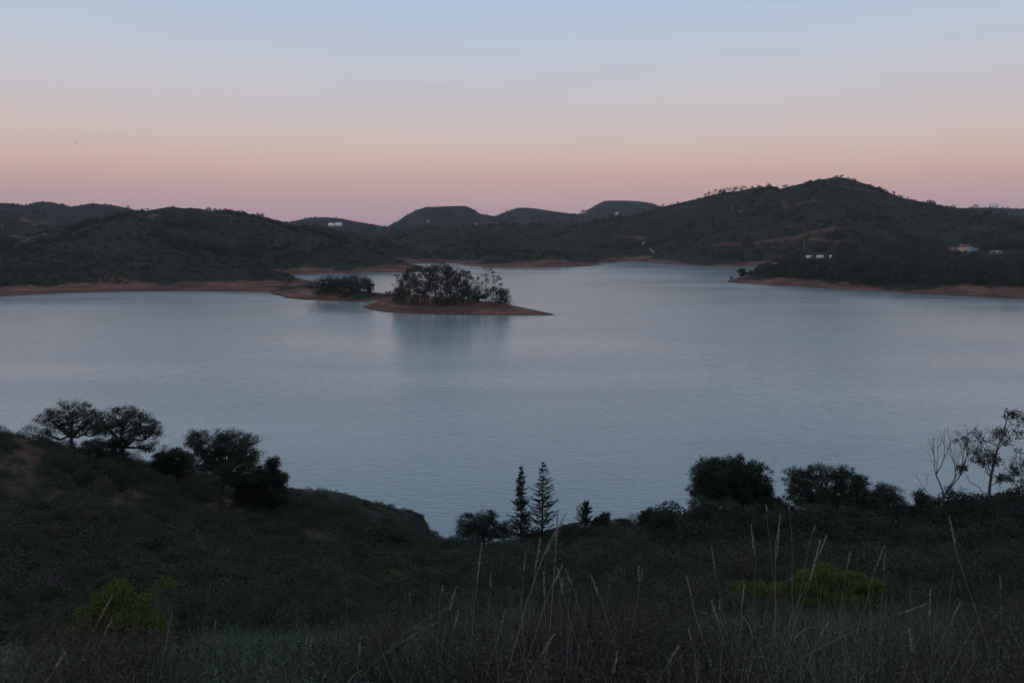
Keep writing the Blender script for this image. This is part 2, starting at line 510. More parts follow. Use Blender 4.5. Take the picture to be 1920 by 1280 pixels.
def hit(px, py, y0=330.0, y1=3300.0):
    """where the view ray through a pixel first meets the far land"""
    d = ray(px, py)
    Y = np.geomspace(y0, y1, 2600)
    X = d[0] / d[1] * Y
    Z = EYE + d[2] / d[1] * Y
    g = far_h(X, Y)
    below = np.where(Z <= g + 0.02)[0]
    if len(below) == 0:
        i = int(np.argmin(Z - g))
    else:
        i = below[0]
    return np.array([X[i], Y[i], float(g[i])])


def far_z(x, y):
    return float(far_h(np.array([x]), np.array([y]))[0])


track_pts = [(np.array([hit(*p)[:2] for p in pts]), w) for pts, w in TRACKS]


def bare_mask(x, y):
    m = np.zeros(x.shape)
    for P, w in track_pts:
        bb = (x > P[:, 0].min() - 40) & (x < P[:, 0].max() + 40) & (y > P[:, 1].min() - 60) & (y < P[:, 1].max() + 60)
        if not bb.any():
            continue
        xx, yy = x[bb], y[bb]
        d = np.full(xx.shape, 1e9)
        for i in range(len(P) - 1):
            e = P[i + 1] - P[i]
            t = np.clip(((xx - P[i, 0]) * e[0] + (yy - P[i, 1]) * e[1]) / (e @ e + 1e-9), 0, 1)
            d = np.minimum(d, np.hypot(xx - P[i, 0] - e[0] * t, (yy - P[i, 1] - e[1] * t)))
        ww = w * (1 + 0.5 * fbm(xx, yy, 12, 2, 5))
        m[bb] = np.maximum(m[bb], np.clip(1.6 - d / ww, 0, 1))
    return m


# build the far land as one sheet, finer where the picture looks closer
us = np.concatenate([np.linspace(-1.5, -0.72, 120)[:-1], np.linspace(-0.72, 0.72, 800), np.linspace(0.72, 1.5, 120)[1:]])
ys = np.concatenate([300 * np.exp(np.arange(0, 372) * 0.004), 300 * math.exp(372 * 0.004) * np.exp(np.arange(0, 115) * 0.009)])
U, Yg = np.meshgrid(us, ys)
Xg = U * Yg
Hg = far_h(Xg.ravel(), Yg.ravel()).reshape(Xg.shape)
Bg = bare_mask(Xg.ravel(), Yg.ravel())


def sheet(name, X, Y, Z, mat, cut=None, attrs=None):
    r, c = X.shape
    idx = np.arange(r * c).reshape(r, c)
    q = np.stack([idx[:-1, :-1], idx[:-1, 1:], idx[1:, 1:], idx[1:, :-1]], -1).reshape(-1, 4)
    if cut is not None:
        zz = Z.ravel()[q].max(1)
        q = q[zz > cut]
    b = MB()
    b.add(np.c_[X.ravel(), Y.ravel(), Z.ravel()], q)
    o = b.build(name, mat, smooth=True)
    for k, v in (attrs or {}).items():
        a = o.data.attributes.new(k, 'FLOAT', 'POINT')
        a.data.foreach_set('value', np.asarray(v, np.float32).ravel())
    return o


# far ground material
def ground_mat(name, earth_top, red1, red2, veg1, veg2, veg3, sc, near=False):
    m, nt, n, l, p = new_mat(name)
    p.inputs['Roughness'].default_value = 0.95
    p.inputs['Specular IOR Level'].default_value = 0.1
    geo = n.new('ShaderNodeNewGeometry')
    sep = n.new('ShaderNodeSeparateXYZ')
    l.new(geo.outputs['Position'], sep.inputs[0])

    def noise(scale, detail=4, vec=None, rough=0.55):
        z = n.new('ShaderNodeTexNoise')
        z.inputs['Scale'].default_value = scale
        z.inputs['Detail'].default_value = detail
        z.inputs['Roughness'].default_value = rough
        l.new(vec or geo.outputs['Position'], z.inputs['Vector'])
        return z.outputs['Fac']

    def ramp(fac, a, b, p0=0.35, p1=0.65):
        r = n.new('ShaderNodeValToRGB')
        r.color_ramp.elements[0].position = p0
        r.color_ramp.elements[1].position = p1
        r.color_ramp.elements[0].color = tuple(a) + (1,)
        r.color_ramp.elements[1].color = tuple(b) + (1,)
        l.new(fac, r.inputs['Fac'])
        return r.outputs['Color']

    def mix(f, a, b):
        x = n.new('ShaderNodeMixRGB')
        if isinstance(f, float):
            x.inputs['Fac'].default_value = f
        else:
            l.new(f, x.inputs['Fac'])
        l.new(a, x.inputs['Color1'])
        if isinstance(b, tuple):
            x.inputs['Color2'].default_value = b + (1,)
        else:
            l.new(b, x.inputs['Color2'])
        return x.outputs['Color']

    def math_(op, a, b, c=None):
        x = n.new('ShaderNodeMath')
        x.operation = op
        for i, s in enumerate((a, b, c)):
            if s is None:
                continue
            if isinstance(s, (int, float)):
                x.inputs[i].default_value = s
            else:
                l.new(s, x.inputs[i])
        return x.outputs[0]

    veg = ramp(noise(sc * 0.12, 5), veg1, veg2)
    veg = mix(ramp(noise(sc * 0.016, 5), (0, 0, 0), (1, 1, 1), 0.48, 0.66), veg, tuple(veg3))
    # red earth with level strand lines left by the falling water
    mp = n.new('ShaderNodeMapping')
    mp.inputs['Scale'].default_value = (0.03, 0.03, 1.1)
    l.new(geo.outputs['Position'], mp.inputs[0])
    red = ramp(noise(1.0, 3, mp.outputs[0]), red1, red2, 0.4, 0.6)
    red = mix(ramp(noise(sc * 0.5, 5), (0, 0, 0), (0.55, 0.55, 0.55), 0.45, 0.7), red, tuple(c * 0.55 for c in red1))
    red = mix(ramp(noise(sc * 0.035, 4), (0, 0, 0), (0.75, 0.75, 0.75), 0.45, 0.62), red, (0.095, 0.058, 0.042))
    att = n.new('ShaderNodeAttribute')
    att.attribute_name = 'bare'
    brk = noise(sc * 0.35, 4)
    f_bare = math_('MULTIPLY', att.outputs['Fac'], ramp(brk, (0.2, 0.2, 0.2), (1, 1, 1), 0.35, 0.5))
    # height limit of the bare bank wanders
    if not near:
        lim = math_('MULTIPLY_ADD', noise(0.016, 3), 20.0, earth_top - 10.0)
        lim = math_('MULTIPLY_ADD', noise(0.10, 4), 8.0, math_('SUBTRACT', lim, 4.0))
        f_bank = math_('MULTIPLY_ADD', math_('SUBTRACT', lim, sep.outputs['Z']), 0.55, math_('MULTIPLY_ADD', noise(0.45, 4), 1.4, -0.7))
        x = n.new('ShaderNodeClamp')
        l.new(f_bank, x.inputs[0])
        f = math_('MAXIMUM', x.outputs[0], f_bare)
        wet = n.new('ShaderNodeMapRange')
        wet.inputs['From Min'].default_value = 0.15
        wet.inputs['From Max'].default_value = 0.5
        wet.inputs['To Min'].default_value = 0.6
        wet.inputs['To Max'].default_value = 0.0
        l.new(sep.outputs['Z'], wet.inputs['Value'])
        red = mix(wet.outputs[0], red, tuple(c * 0.4 for c in red1))
    else:
        f = f_bare
    c = mix(f, veg, red)
    l.new(c, p.inputs['Base Color'])
    bmp = n.new('ShaderNodeBump')
    bmp.inputs['Strength'].default_value = 0.7
    bmp.inputs['Distance'].default_value = 0.6 if not near else 0.12
    l.new(noise(sc * (0.9 if not near else 4.0), 5, rough=0.65), bmp.inputs['Height'])
    l.new(bmp.outputs[0], p.inputs['Normal'])
    return m


M['hills'] = ground_mat('hills', 5.0, (0.145, 0.070, 0.048), (0.29, 0.138, 0.086), (0.022, 0.028, 0.017), (0.038, 0.042, 0.025), (0.052, 0.043, 0.028), 1.0)
hills = sheet('hills', Xg, Yg, Hg, M['hills'], cut=-0.6, attrs={'bare': Bg})
tag(hills, kind='structure')

# ------------------------------------------------------------------ near hillside: spline through points read off the picture
NP = []
for (px, py, Y) in [(960, 1280, 6.4), (300, 1300, 6.2), (1600, 1285, 6.4), (960, 1150, 18), (960, 1100, 30), (960, 1052, 45), (980, 1045, 62), (1000, 1022, 82), (1000, 1016, 88), (900, 1042, 82), (940, 1034, 86), (890, 1040, 92), (1150, 977, 92), (1060, 985, 92), (1250, 985, 90),
                    (225, 1247, 14.5), (100, 1155, 22), (100, 1055, 35), (100, 950, 50), (0, 818, 68), (75, 832, 71), (150, 845, 73), (222, 862, 74), (300, 872, 76), (415, 925, 73), (440, 905, 78), (540, 918, 80), (640, 923, 82), (715, 945, 83.5),
                    (770, 962, 85), (850, 1026, 88), (500, 1000, 62), (500, 1085, 40), (500, 1185, 18), (700, 1055, 58), (860, 1082, 62), (250, 990, 50), (300, 1060, 38), (500, 940, 72), (650, 985, 70),
                    (1300, 1060, 58), (1400, 1120, 28), (1400, 1180, 14), (1700, 1060, 45), (1900, 1105, 28), (1900, 1180, 14), (1750, 1015, 60), (1900, 1000, 60), (1500, 1030, 66), (1350, 1005, 78), (1600, 1000, 76), (1880, 985, 72),
                    (-300, 800, 66), (-300, 960, 48), (-250, 1150, 20), (2200, 1020, 50), (2200, 1150, 20)]:
    NP.append(at(px, py, Y))
for x, y, z in [(0, 0, 38.35), (0, -6, 40.0), (-6, 0, 38.3), (6, 0, 38.4), (0, 4, 37.22), (-4, 4, 37.12), (4, 4, 37.25), (0, -30, 46), (-30, -20, 43), (30, -20, 44), (-30, 5, 36.5), (30, 5, 37.5),
                (-60, 100, 2), (-45, 104, 0), (-25, 104, -1), (-10, 100, 0), (5, 103, 0), (20, 102, 0), (40, 98, 0), (60, 92, 0), (80, 85, 0), (-90, 95, 6), (-80, 75, 20),
                (-60, 125, -7), (-20, 125, -7), (20, 125, -7), (60, 120, -7), (90, 110, -8), (-90, 125, -5), (80, 60, 14), (80, 20, 30), (-80, 20, 32), (-90, 50, 26)]:
    NP.append(np.array([x, y, z], float))
NP = np.array(NP)


def _tps(r2):
    return np.where(r2 > 1e-9, 0.5 * r2 * np.log(np.maximum(r2, 1e-9)), 0.0)


_n = len(NP)
_K = _tps((NP[:, None, 0] - NP[None, :, 0]) ** 2 + (NP[:, None, 1] - NP[None, :, 1]) ** 2) + np.eye(_n) * 3.0
_P = np.c_[np.ones(_n), NP[:, :2]]
_A = np.block([[_K, _P], [_P.T, np.zeros((3, 3))]])
_W = np.linalg.solve(_A, np.r_[NP[:, 2], 0, 0, 0])


def near_h(x, y):
    x = np.asarray(x, float); y = np.asarray(y, float)
    z = _W[_n] + _W[_n + 1] * x + _W[_n + 2] * y
    for i in range(_n):
        z = z + _W[i] * _tps((x - NP[i, 0]) ** 2 + (y - NP[i, 1]) ** 2)
    # broken edge where the spur ends above the lake
    e = np.exp(-((x + 9.6) / 2.2) ** 2 - ((y - 86) / 5.0) ** 2)
    z = z + e * 1.1 * np.clip((-9.6 - x) * 2.0 + 0.6, -1, 1)
    far = np.clip((np.hypot(x, y) - 3) / 15, 0.15, 1)
    return z + (0.32 * fbm(x, y, 5.0, 4, 200) + 0.10 * fbm(x, y, 1.2, 2, 210)) * far


def near_z(x, y):
    return float(near_h(np.array([x]), np.array([y]))[0])


NBARE = [([(10, 835), (45, 865), (70, 890), (40, 910)], 1.0, 60, 70), ([(20, 905), (60, 880)], 0.8, 50, 66), ([(60, 935), (110, 925)], 1.2, 52, 56), ([(215, 935), (250, 925)], 1.3, 54, 62),
         ([(400, 930), (425, 940)], 1.0, 66, 70), ([(60, 1050), (150, 1030), (280, 990), (330, 970)], 0.7, 38, 52), ([(560, 985), (610, 1000)], 1.3, 62, 66),
         ([(540, 922), (620, 926), (700, 945), (770, 966), (788, 985)], 0.9, 80, 86), ([(560, 1060), (620, 1050)], 1.0, 50, 54), ([(1050, 990), (1180, 983), (1260, 990)], 1.0, 88, 90)]


def near_bare(x, y):
    m = np.clip(fbm(x, y, 7, 4, 300) * 2.2 - 0.85, 0, 0.75) * np.clip((y - 20) / 15, 0, 1)
    m = m * np.where(x < 5, 1.0, 0.25)
    for pts, w, Ya, Yb in NBARE:
        P = np.array([at(a, b, Ya + (Yb - Ya) * i / (len(pts) - 1))[:2] for i, (a, b) in enumerate(pts)])
        d = np.full(x.shape, 1e9)
        for i in range(len(P) - 1):
            e = P[i + 1] - P[i]
            t = np.clip(((x - P[i, 0]) * e[0] + (y - P[i, 1]) * e[1]) / (e @ e + 1e-9), 0, 1)
            d = np.minimum(d, np.hypot(x - P[i, 0] - e[0] * t, y - P[i, 1] - e[1] * t))
        m = np.maximum(m, np.clip(1.5 - d / w, 0, 1))
    return m


M['hillside'] = ground_mat('hillside', 0, (0.115, 0.062, 0.046), (0.17, 0.096, 0.070), (0.028, 0.032, 0.020), (0.048, 0.050, 0.032), (0.050, 0.042, 0.030), 4.0, near=True)
gx = np.linspace(-92, 92, 420)
gy = np.concatenate([np.linspace(-34, 0, 40)[:-1], np.linspace(0, 128, 380)])
NX, NY = np.meshgrid(gx, gy)
NZ = near_h(NX.ravel(), NY.ravel()).reshape(NX.shape)
hillside = sheet('hillside', NX, NY, NZ, M['hillside'], cut=-1.5, attrs={'bare': near_bare(NX.ravel(), NY.ravel())})
tag(hillside, kind='structure')

# ------------------------------------------------------------------ water
m, nt, n, l, p = new_mat('lake_water')
p.inputs['Base Color'].default_value = (0.255, 0.330, 0.305, 1)
p.inputs['IOR'].default_value = 1.42
p.inputs['Specular IOR Level'].default_value = 0.5
geo = n.new('ShaderNodeNewGeometry')
mp = n.new('ShaderNodeMapping')
mp.inputs['Rotation'].default_value = (0, 0, math.radians(-14))
mp.inputs['Scale'].default_value = (0.30, 1.0, 0.5)
l.new(geo.outputs['Position'], mp.inputs[0])
nz = n.new('ShaderNodeTexNoise')
nz.inputs['Scale'].default_value = 1.0
nz.inputs['Detail'].default_value = 3.5
nz.inputs['Roughness'].default_value = 0.55
nz.inputs['Distortion'].default_value = 0.3
l.new(mp.outputs[0], nz.inputs['Vector'])
big = n.new('ShaderNodeTexNoise')
mp2 = n.new('ShaderNodeMapping')
mp2.inputs['Scale'].default_value = (0.006, 0.02, 0.01)
l.new(geo.outputs['Position'], mp2.inputs[0])
l.new(mp2.outputs[0], big.inputs['Vector'])
big.inputs['Scale'].default_value = 1.0
big.inputs['Detail'].default_value = 4
st = n.new('ShaderNodeMapRange')
st.inputs['From Min'].default_value = 0.35
st.inputs['From Max'].default_value = 0.65
st.inputs['To Min'].default_value = 0.55
st.inputs['To Max'].default_value = 1.0
l.new(big.outputs['Fac'], st.inputs['Value'])
bp = n.new('ShaderNodeBump')
bp.inputs['Distance'].default_value = 0.17
l.new(st.outputs[0], bp.inputs['Strength'])
l.new(nz.outputs['Fac'], bp.inputs['Height'])
l.new(bp.outputs[0], p.inputs['Normal'])
rr = n.new('ShaderNodeMapRange')
rr.inputs['From Min'].default_value = 0.38
rr.inputs['From Max'].default_value = 0.62
rr.inputs['To Min'].default_value = 0.125
rr.inputs['To Max'].default_value = 0.205
l.new(big.outputs['Fac'], rr.inputs['Value'])
l.new(rr.outputs[0], p.inputs['Roughness'])
M['lake'] = m
b = MB()
b.add([(-3600, 40, 0), (3600, 40, 0), (3600, 3600, 0), (-3600, 3600, 0)], [[0, 1, 2, 3]])
lake = b.build('lake', M['lake'])
tag(lake, kind='structure')

# ------------------------------------------------------------------ haze: the evening air
hz = MB()
hz.box((0, 1750, 128), (7600, 3900, 264))
hm = bpy.data.materials.new('haze')
hm.use_nodes = True
hn, hl_ = hm.node_tree.nodes, hm.node_tree.links
for nd in list(hn):
    if nd.type == 'BSDF_PRINCIPLED':
        hn.remove(nd)
hv = hn.new('ShaderNodeVolumePrincipled')
hv.inputs['Color'].default_value = (0.82, 0.88, 0.98, 1)
hv.inputs['Density'].default_value = 0.000060
hl_.new(hv.outputs[0], [nd for nd in hn if nd.type == 'OUTPUT_MATERIAL'][0].inputs['Volume'])
haze = hz.build('haze', hm)
tag(haze, kind='stuff')


# ------------------------------------------------------------------ ground cover that nobody could count (geometry-node scatter)
def proto_coll(name, metas):
    c = bpy.data.collections.new(name)
    for i, (me, mat) in enumerate(metas):
        me.materials.clear()
        me.materials.append(mat)
        o = bpy.data.objects.new('%s_source' % name, me)
        c.objects.link(o)
    return c


def scatter(name, P, scl, rot, coll, nproto, label, cat=None, tilt=None):
    me = bpy.data.meshes.new(name)
    me.vertices.add(len(P))
    me.vertices.foreach_set('co', np.asarray(P, np.float32).ravel())
    me.update()
    rv = np.zeros((len(P), 3), np.float32)
    rv[:, 2] = rot
    if tilt is not None:
        rv[:, 0] = R.normal(size=len(P)) * tilt
        rv[:, 1] = R.normal(size=len(P)) * tilt
    for k, t, v in (('scl', 'FLOAT_VECTOR', scl), ('rot', 'FLOAT_VECTOR', rv)):
        a = me.attributes.new(k, t, 'POINT')
        a.data.foreach_set('vector', np.asarray(v, np.float32).ravel())
    a = me.attributes.new('pick', 'INT', 'POINT')
    a.data.foreach_set('value', R.integers(0, nproto, len(P)).astype(np.int32))
    o = bpy.data.objects.new(name, me)
    COL.objects.link(o)
    g = bpy.data.node_groups.new(name, 'GeometryNodeTree')
    g.interface.new_socket('Geometry', in_out='INPUT', socket_type='NodeSocketGeometry')
    g.interface.new_socket('Geometry', in_out='OUTPUT', socket_type='NodeSocketGeometry')
    gi, go = g.nodes.new('NodeGroupInput'), g.nodes.new('NodeGroupOutput')
    ip = g.nodes.new('GeometryNodeInstanceOnPoints')
    ci = g.nodes.new('GeometryNodeCollectionInfo')
    ci.inputs['Collection'].default_value = coll
    ci.inputs['Separate Children'].default_value = True
    ci.inputs['Reset Children'].default_value = True
    ip.inputs['Pick Instance'].default_value = True
    g.links.new(gi.outputs[0], ip.inputs['Points'])
    g.links.new(ci.outputs[0], ip.inputs['Instance'])
    for nm, typ, sock in (('scl', 'FLOAT_VECTOR', 'Scale'), ('rot', 'FLOAT_VECTOR', 'Rotation'), ('pick', 'INT', 'Instance Index')):
        na = g.nodes.new('GeometryNodeInputNamedAttribute')
        na.data_type = typ
        na.inputs['Name'].default_value = nm
        g.links.new(na.outputs['Attribute'], ip.inputs[sock])
    g.links.new(ip.outputs[0], go.inputs[0])
    md = o.modifiers.new('scatter', 'NODES')
    md.node_group = g
    tag(o, label, cat, kind='stuff')
    return o


def dome_points(n, rng, hollow=0.5):
    d = rng.normal(size=(n, 3))
    d /= np.linalg.norm(d, axis=1)[:, None]
    d[:, 2] = np.abs(d[:, 2])
    r = rng.uniform(hollow, 1.0, n) ** 0.6
    return d * r[:, None]


def lumpy(d, rng, k=6, amt=0.35):
    """push a dome out into lobes"""
    dirs = rng.normal(size=(k, 3)); dirs[:, 2] = np.abs(dirs[:, 2])
    dirs /= np.linalg.norm(dirs, axis=1)[:, None]
    u = d / (np.linalg.norm(d, axis=1)[:, None] + 1e-9)
    f = np.max(u @ dirs.T, 1)
    return d * (1 - amt + amt * np.clip((f - 0.3) / 0.6, 0, 1.1))[:, None]


def bush_mesh(nl, leaf, rng, tall=1.0, amt=0.4, core=True):
    b = MB()
    d = lumpy(dome_points(nl, rng), rng, 7, amt)
    d[:, 2] *= tall
    d[:, 2] -= 0.08
    b.leaves(d, leaf, leaf * 0.6, rng)
    return b.mesh('bush')


# scrub over the far hills
def far_points(n, ya, yb, power=1.0, seed=1):
    rg = np.random.default_rng(seed)
    t = rg.random(n)
    Y = (ya ** -power + t * (yb ** -power - ya ** -power)) ** (-1 / power)
    X = rg.uniform(-0.74, 0.74, n) * Y
    return X, Y


N_S = 90000
X, Y = far_points(N_S, 440, 2600, 0.6, 5)
Zs = far_h(X, Y)
lim = 5.0 + 7.5 * fbm(X, Y, 55, 3, 500)
bare = bare_mask(X, Y)
cover = fbm(X, Y, 60, 4, 510)
island_zone = (Y < 545) & (X > -150) & (X < 40)
keep = (Zs > lim) & (bare < 0.15) & (R.random(N_S) < 0.80 + cover * 1.3) & (~island_zone)
X, Y, Zs = X[keep], Y[keep], Zs[keep]
size = np.exp(R.normal(size=len(X)) * 0.38) * 0.95 * np.clip(Y / 900, 0.75, 1.6) ** 0.8
big_t = R.random(len(X)) < np.where(Y < 1600, 0.03, 0.14)
size = np.where(big_t, size * 1.8, size)
scl = np.c_[size * R.uniform(0.9, 1.4, len(X)), size * R.uniform(0.9, 1.4, len(X)), size * R.uniform(0.7, 1.2, len(X))]
pc = proto_coll('scrub', [(bush_mesh(70, 0.42, np.random.default_rng(100 + i), 1.0 + 0.15 * i), M['scrub_far']) for i in range(5)])
scatter('scrub', np.c_[X, Y, Zs - 0.2], scl, R.uniform(0, 6.28, len(X)), pc, 5, 'dark green scrub covering the hills around the lake')

# the wood on the right headland and in the left hollows
X, Y = far_points(30000, 470, 1500, 0.6, 9)
Zs = far_h(X, Y)
pxv = 960 + FPX * X / (Y * CP - (Zs - EYE) * SP)
head = (X / Y > 0.27) & (Zs > 4.5 + 2.0 * fbm(X, Y, 30, 2, 800)) & (Zs < 40 + 22 * fbm(X, Y, 90, 3, 810)) & (Y < 960)
dell = (Y > 560) & (np.abs(fbm(X, Y, 120, 4, 21)) < 0.10) & (Zs > 7) & ~head
clear = np.zeros(len(X), bool)
for cx, cy_, rr in [(1536, 488, 20), (1808, 470, 24), (1864, 480, 14)]:
    clear |= (np.abs(pxv - cx) < rr * 1.5) & (np.abs(Y - 0) > 0) & (np.abs(640 - FPX * ((Zs - EYE) * CP + Y * SP) / (Y * CP - (Zs - EYE) * SP) - cy_) < rr * 0.55)
keep = (head & (fbm(X, Y, 50, 3, 820) > -0.25) | dell & (R.random(len(X)) < 0.8)) & ~clear & (bare_mask(X, Y) < 0.1)
X, Y, Zs = X[keep], Y[keep], Zs[keep]
size = R.uniform(1.5, 4.4, len(X)) * (1 + 0.5 * fbm(X, Y, 40, 2, 845)) * np.where((Y < 860) & (X / Y > 0.27), 1.15, 1.0)
scl = np.c_[size, size, size * R.uniform(0.9, 1.5, len(X))]
pc2 = proto_coll('wood', [(bush_mesh(150, 0.30, np.random.default_rng(200 + i), 1.25, 0.55), M['wood_far']) for i in range(5)])
scatter('wood', np.c_[X, Y, Zs - 0.3], scl, R.uniform(0, 6.28, len(X)), pc2, 5, 'dark wood on the headland and in the hollows of the far shore')

# low heath on the near slope
def near_points(n, ya, yb, seed, xm=0.70, power=0.5):
    rg = np.random.default_rng(seed)
    t = rg.random(n)
    Y = (ya ** -power + t * (yb ** -power - ya ** -power)) ** (-1 / power)
    X = rg.uniform(-xm, xm, n) * Y
    return X, Y


X, Y = near_points(24000, 17, 93, 31, 0.72, -0.3)
Zs = near_h(X, Y)
nb = near_bare(X, Y)
keep = ((nb < 0.45) | (R.random(len(X)) < 0.10)) & (R.random(len(X)) < 0.85 + 0.7 * fbm(X, Y, 9, 3, 900)) & (Zs > 1.5)
for bx, bY, br in [(222, 15, 1.6), (312, 26, 1.2), (750, 33, 1.4), (1545, 22, 2.0), (1400, 24, 1.5), (838, 44, 1.2)]:
    bp_ = at(bx, 1150, bY)
    keep &= np.hypot(X - bp_[0], (Y - bY + br * 1.5) / 2.4) > br
X, Y, Zs = X[keep], Y[keep], Zs[keep]
size = np.exp(R.normal(size=len(X)) * 0.4) * 0.36
size = np.where(R.random(len(X)) < 0.05, np.minimum(size * 2.3, 1.1), size)
size *= np.where(Y > 76, 0.6, np.clip(Y / 38, 0.45, 1.0))
scl = np.c_[size * R.uniform(0.9, 1.4, len(X)), size * R.uniform(0.9, 1.4, len(X)), size * R.uniform(0.7, 1.3, len(X))]
pc3 = proto_coll('heath_bush', [(bush_mesh(1100, 0.095, np.random.default_rng(300 + i), 1.0 + 0.1 * i, 0.55), M['shrub_leaf'] if i < 7 else M['heath']) for i in range(8)])
scatter('heath_bushes', np.c_[X, Y, Zs - 0.05], scl, R.uniform(0, 6.28, len(X)), pc3, 8, 'low dark bushes carpeting the near slope')


# dark thicket on the right and under the conifers
X, Y = near_points(5200, 40, 88, 35, 0.74, -0.5)
Zs = near_h(X, Y)
dq = Y * CP - (Zs - EYE) * SP
pa = 960 + FPX * X / dq
dens = np.clip((pa - 1230) / 130, 0, 1) + 0.9 * np.exp(-((pa - 975) / 80) ** 2) * (Y > 60)
keep = (R.random(len(X)) < dens * np.clip((Y - 40) / 12, 0, 1) * (0.8 + fbm(X, Y, 8, 2, 905))) & (Zs > 1.5)
X, Y, Zs = X[keep], Y[keep], Zs[keep]
size = np.clip(np.exp(R.normal(size=len(X)) * 0.32), 0.6, 1.45) * np.where((Y > 58) & (X > 13), 1.45, np.where((Y > 50) & (X > 12), 1.1, 0.72))
scl = np.c_[size * 1.15, size * 1.15, size * R.uniform(0.9, 1.6, len(X))]
pc4 = proto_coll('thicket', [(bush_mesh(2600, 0.085, np.random.default_rng(330 + i), 1.1, 0.55), M['oak_leaf']) for i in range(4)])
scatter('thicket', np.c_[X, Y, Zs - 0.1], scl, R.uniform(0, 6.28, len(X)), pc4, 4, 'dark undergrowth massed below the trees on the right')


def tuft_mesh(nb_, h, rng, width=0.006, spread=0.35, segs=4, bend=0.5):
    b = MB()
    for i in range(nb_):
        a = rng.uniform(0, 6.283)
        r0 = rng.uniform(0, 0.10)
        hh = h * rng.uniform(0.45, 1.1)
        lean = spread * rng.uniform(0.2, 1.2)
        t = np.linspace(0, 1, segs)
        out = r0 + lean * hh * (t ** (1 + bend * 2))
        z = hh * (t - 0.22 * bend * t ** 3)
        ca, sa = math.cos(a), math.sin(a)
        w = width * (1 - t * 0.85) * rng.uniform(0.7, 1.3)
        ax = a + 1.57 + rng.uniform(-0.6, 0.6)
        c = np.c_[ca * out, sa * out, z]
        o = np.c_[math.cos(ax) * w, math.sin(ax) * w, 0 * w]
        v = np.empty((segs * 2, 3))
        v[0::2] = c - o
        v[1::2] = c + o
        q = [[2 * k, 2 * k + 1, 2 * k + 3, 2 * k + 2] for k in range(segs - 1)]
        b.add(v, q)
    return b.mesh('tuft')


def herb_mesh(rng, nst=16, h=0.55, leaf=0.045):
    """leafy herb: many upright stems with small leaves"""
    b = MB()
    for i in range(nst):
        a = rng.uniform(0, 6.283)
        lean = rng.uniform(0.05, 0.45)
        hh = h * rng.uniform(0.5, 1.1)
        t = np.linspace(0, 1, 4)
        pts = np.c_[np.cos(a) * (0.06 + lean * hh * t ** 1.4), np.sin(a) * (0.06 + lean * hh * t ** 1.4), hh * t]
        b.tube(pts, np.linspace(0.004, 0.0015, 4), 3)
        nl = 14
        tt = rng.uniform(0.15, 1, nl)
        c = np.c_[np.interp(tt, t, pts[:, 0]), np.interp(tt, t, pts[:, 1]), np.interp(tt, t, pts[:, 2])] + rng.normal(size=(nl, 3)) * 0.018
        b.leaves(c, leaf, leaf * 0.32, rng, axis=[np.cos(a) * 0.5, np.sin(a) * 0.5, 0.9])
    return b.mesh('herb')


# grass and herbs of the foreground
def zone_scatter(name, n, ya, yb, seed, metas, smin, smax, label, mask=None, power=0.9, xm=0.74, tilt=0.08):
    X, Y = near_points(n, ya, yb, seed, xm, power)
    Zs = near_h(X, Y)
    k = np.ones(len(X), bool) if mask is None else mask(X, Y, Zs)
    X, Y, Zs = X[k], Y[k], Zs[k]
    s = R.uniform(smin, smax, len(X))
    pc_ = proto_coll(name, metas)
    return scatter(name, np.c_[X, Y, Zs - 0.02], np.c_[s, s, s * R.uniform(0.8, 1.2, len(X))], R.uniform(0, 6.28, len(X)), pc_, len(metas), label, tilt=tilt)


def pxy(X, Y, Z):
    d = Y * CP - (Z - EYE) * SP
    return 960 + FPX * X / d, 640 - FPX * ((Z - EYE) * CP + Y * SP) / d


def front_gap(X, Y, Z):
    a, b = pxy(X, Y, Z)
    g = (np.abs(a - 222) < 120) & (Y > 6.5) & (Y < 15.5)
    g |= (np.abs(a - 1500) < 170) & (Y > 11) & (Y < 23)
    return g & (R.random(len(X)) < 0.8)


zone_scatter('meadow_grass', 12000, 1.6, 46, 41, [(tuft_mesh(34, 0.62, np.random.default_rng(400 + i), 0.0065, 0.4), M['grass_green']) for i in range(5)], 0.4, 0.85,
             'dull green grass covering the slope below the camera', mask=lambda X, Y, Z: (R.random(len(X)) < 0.62 + 0.8 * fbm(X, Y, 4, 3, 950)) & ~front_gap(X, Y, Z))
zone_scatter('meadow_herbs', 17000, 3.5, 62, 43, [(herb_mesh(np.random.default_rng(430 + i), 18, 0.6), M['grass_green']) for i in range(4)] + [(herb_mesh(np.random.default_rng(440), 18, 0.5), M['shrub_leaf'])], 0.4, 0.8,
             'grey-green leafy herbs growing among the grass', mask=lambda X, Y, Z: (R.random(len(X)) < 0.55 + 1.0 * fbm(X, Y, 5, 3, 960)) & ~front_gap(X, Y, Z), power=0.25)


def heath_mask(X, Y, Z):
    a, b = pxy(X, Y, Z + 0.4)
    f = np.exp(-((a - 1150) / 260) ** 2) + 0.7 * np.exp(-((a - 1850) / 170) ** 2) + 0.2 * np.exp(-((a - 600) / 150) ** 2) * (b > 1250) + 0.9 * np.exp(-((a - 160) / 110) ** 2) * (Y < 6)
    return (R.random(len(X)) < f * (0.9 + fbm(X, Y, 2, 2, 970))) & (b > 1090)


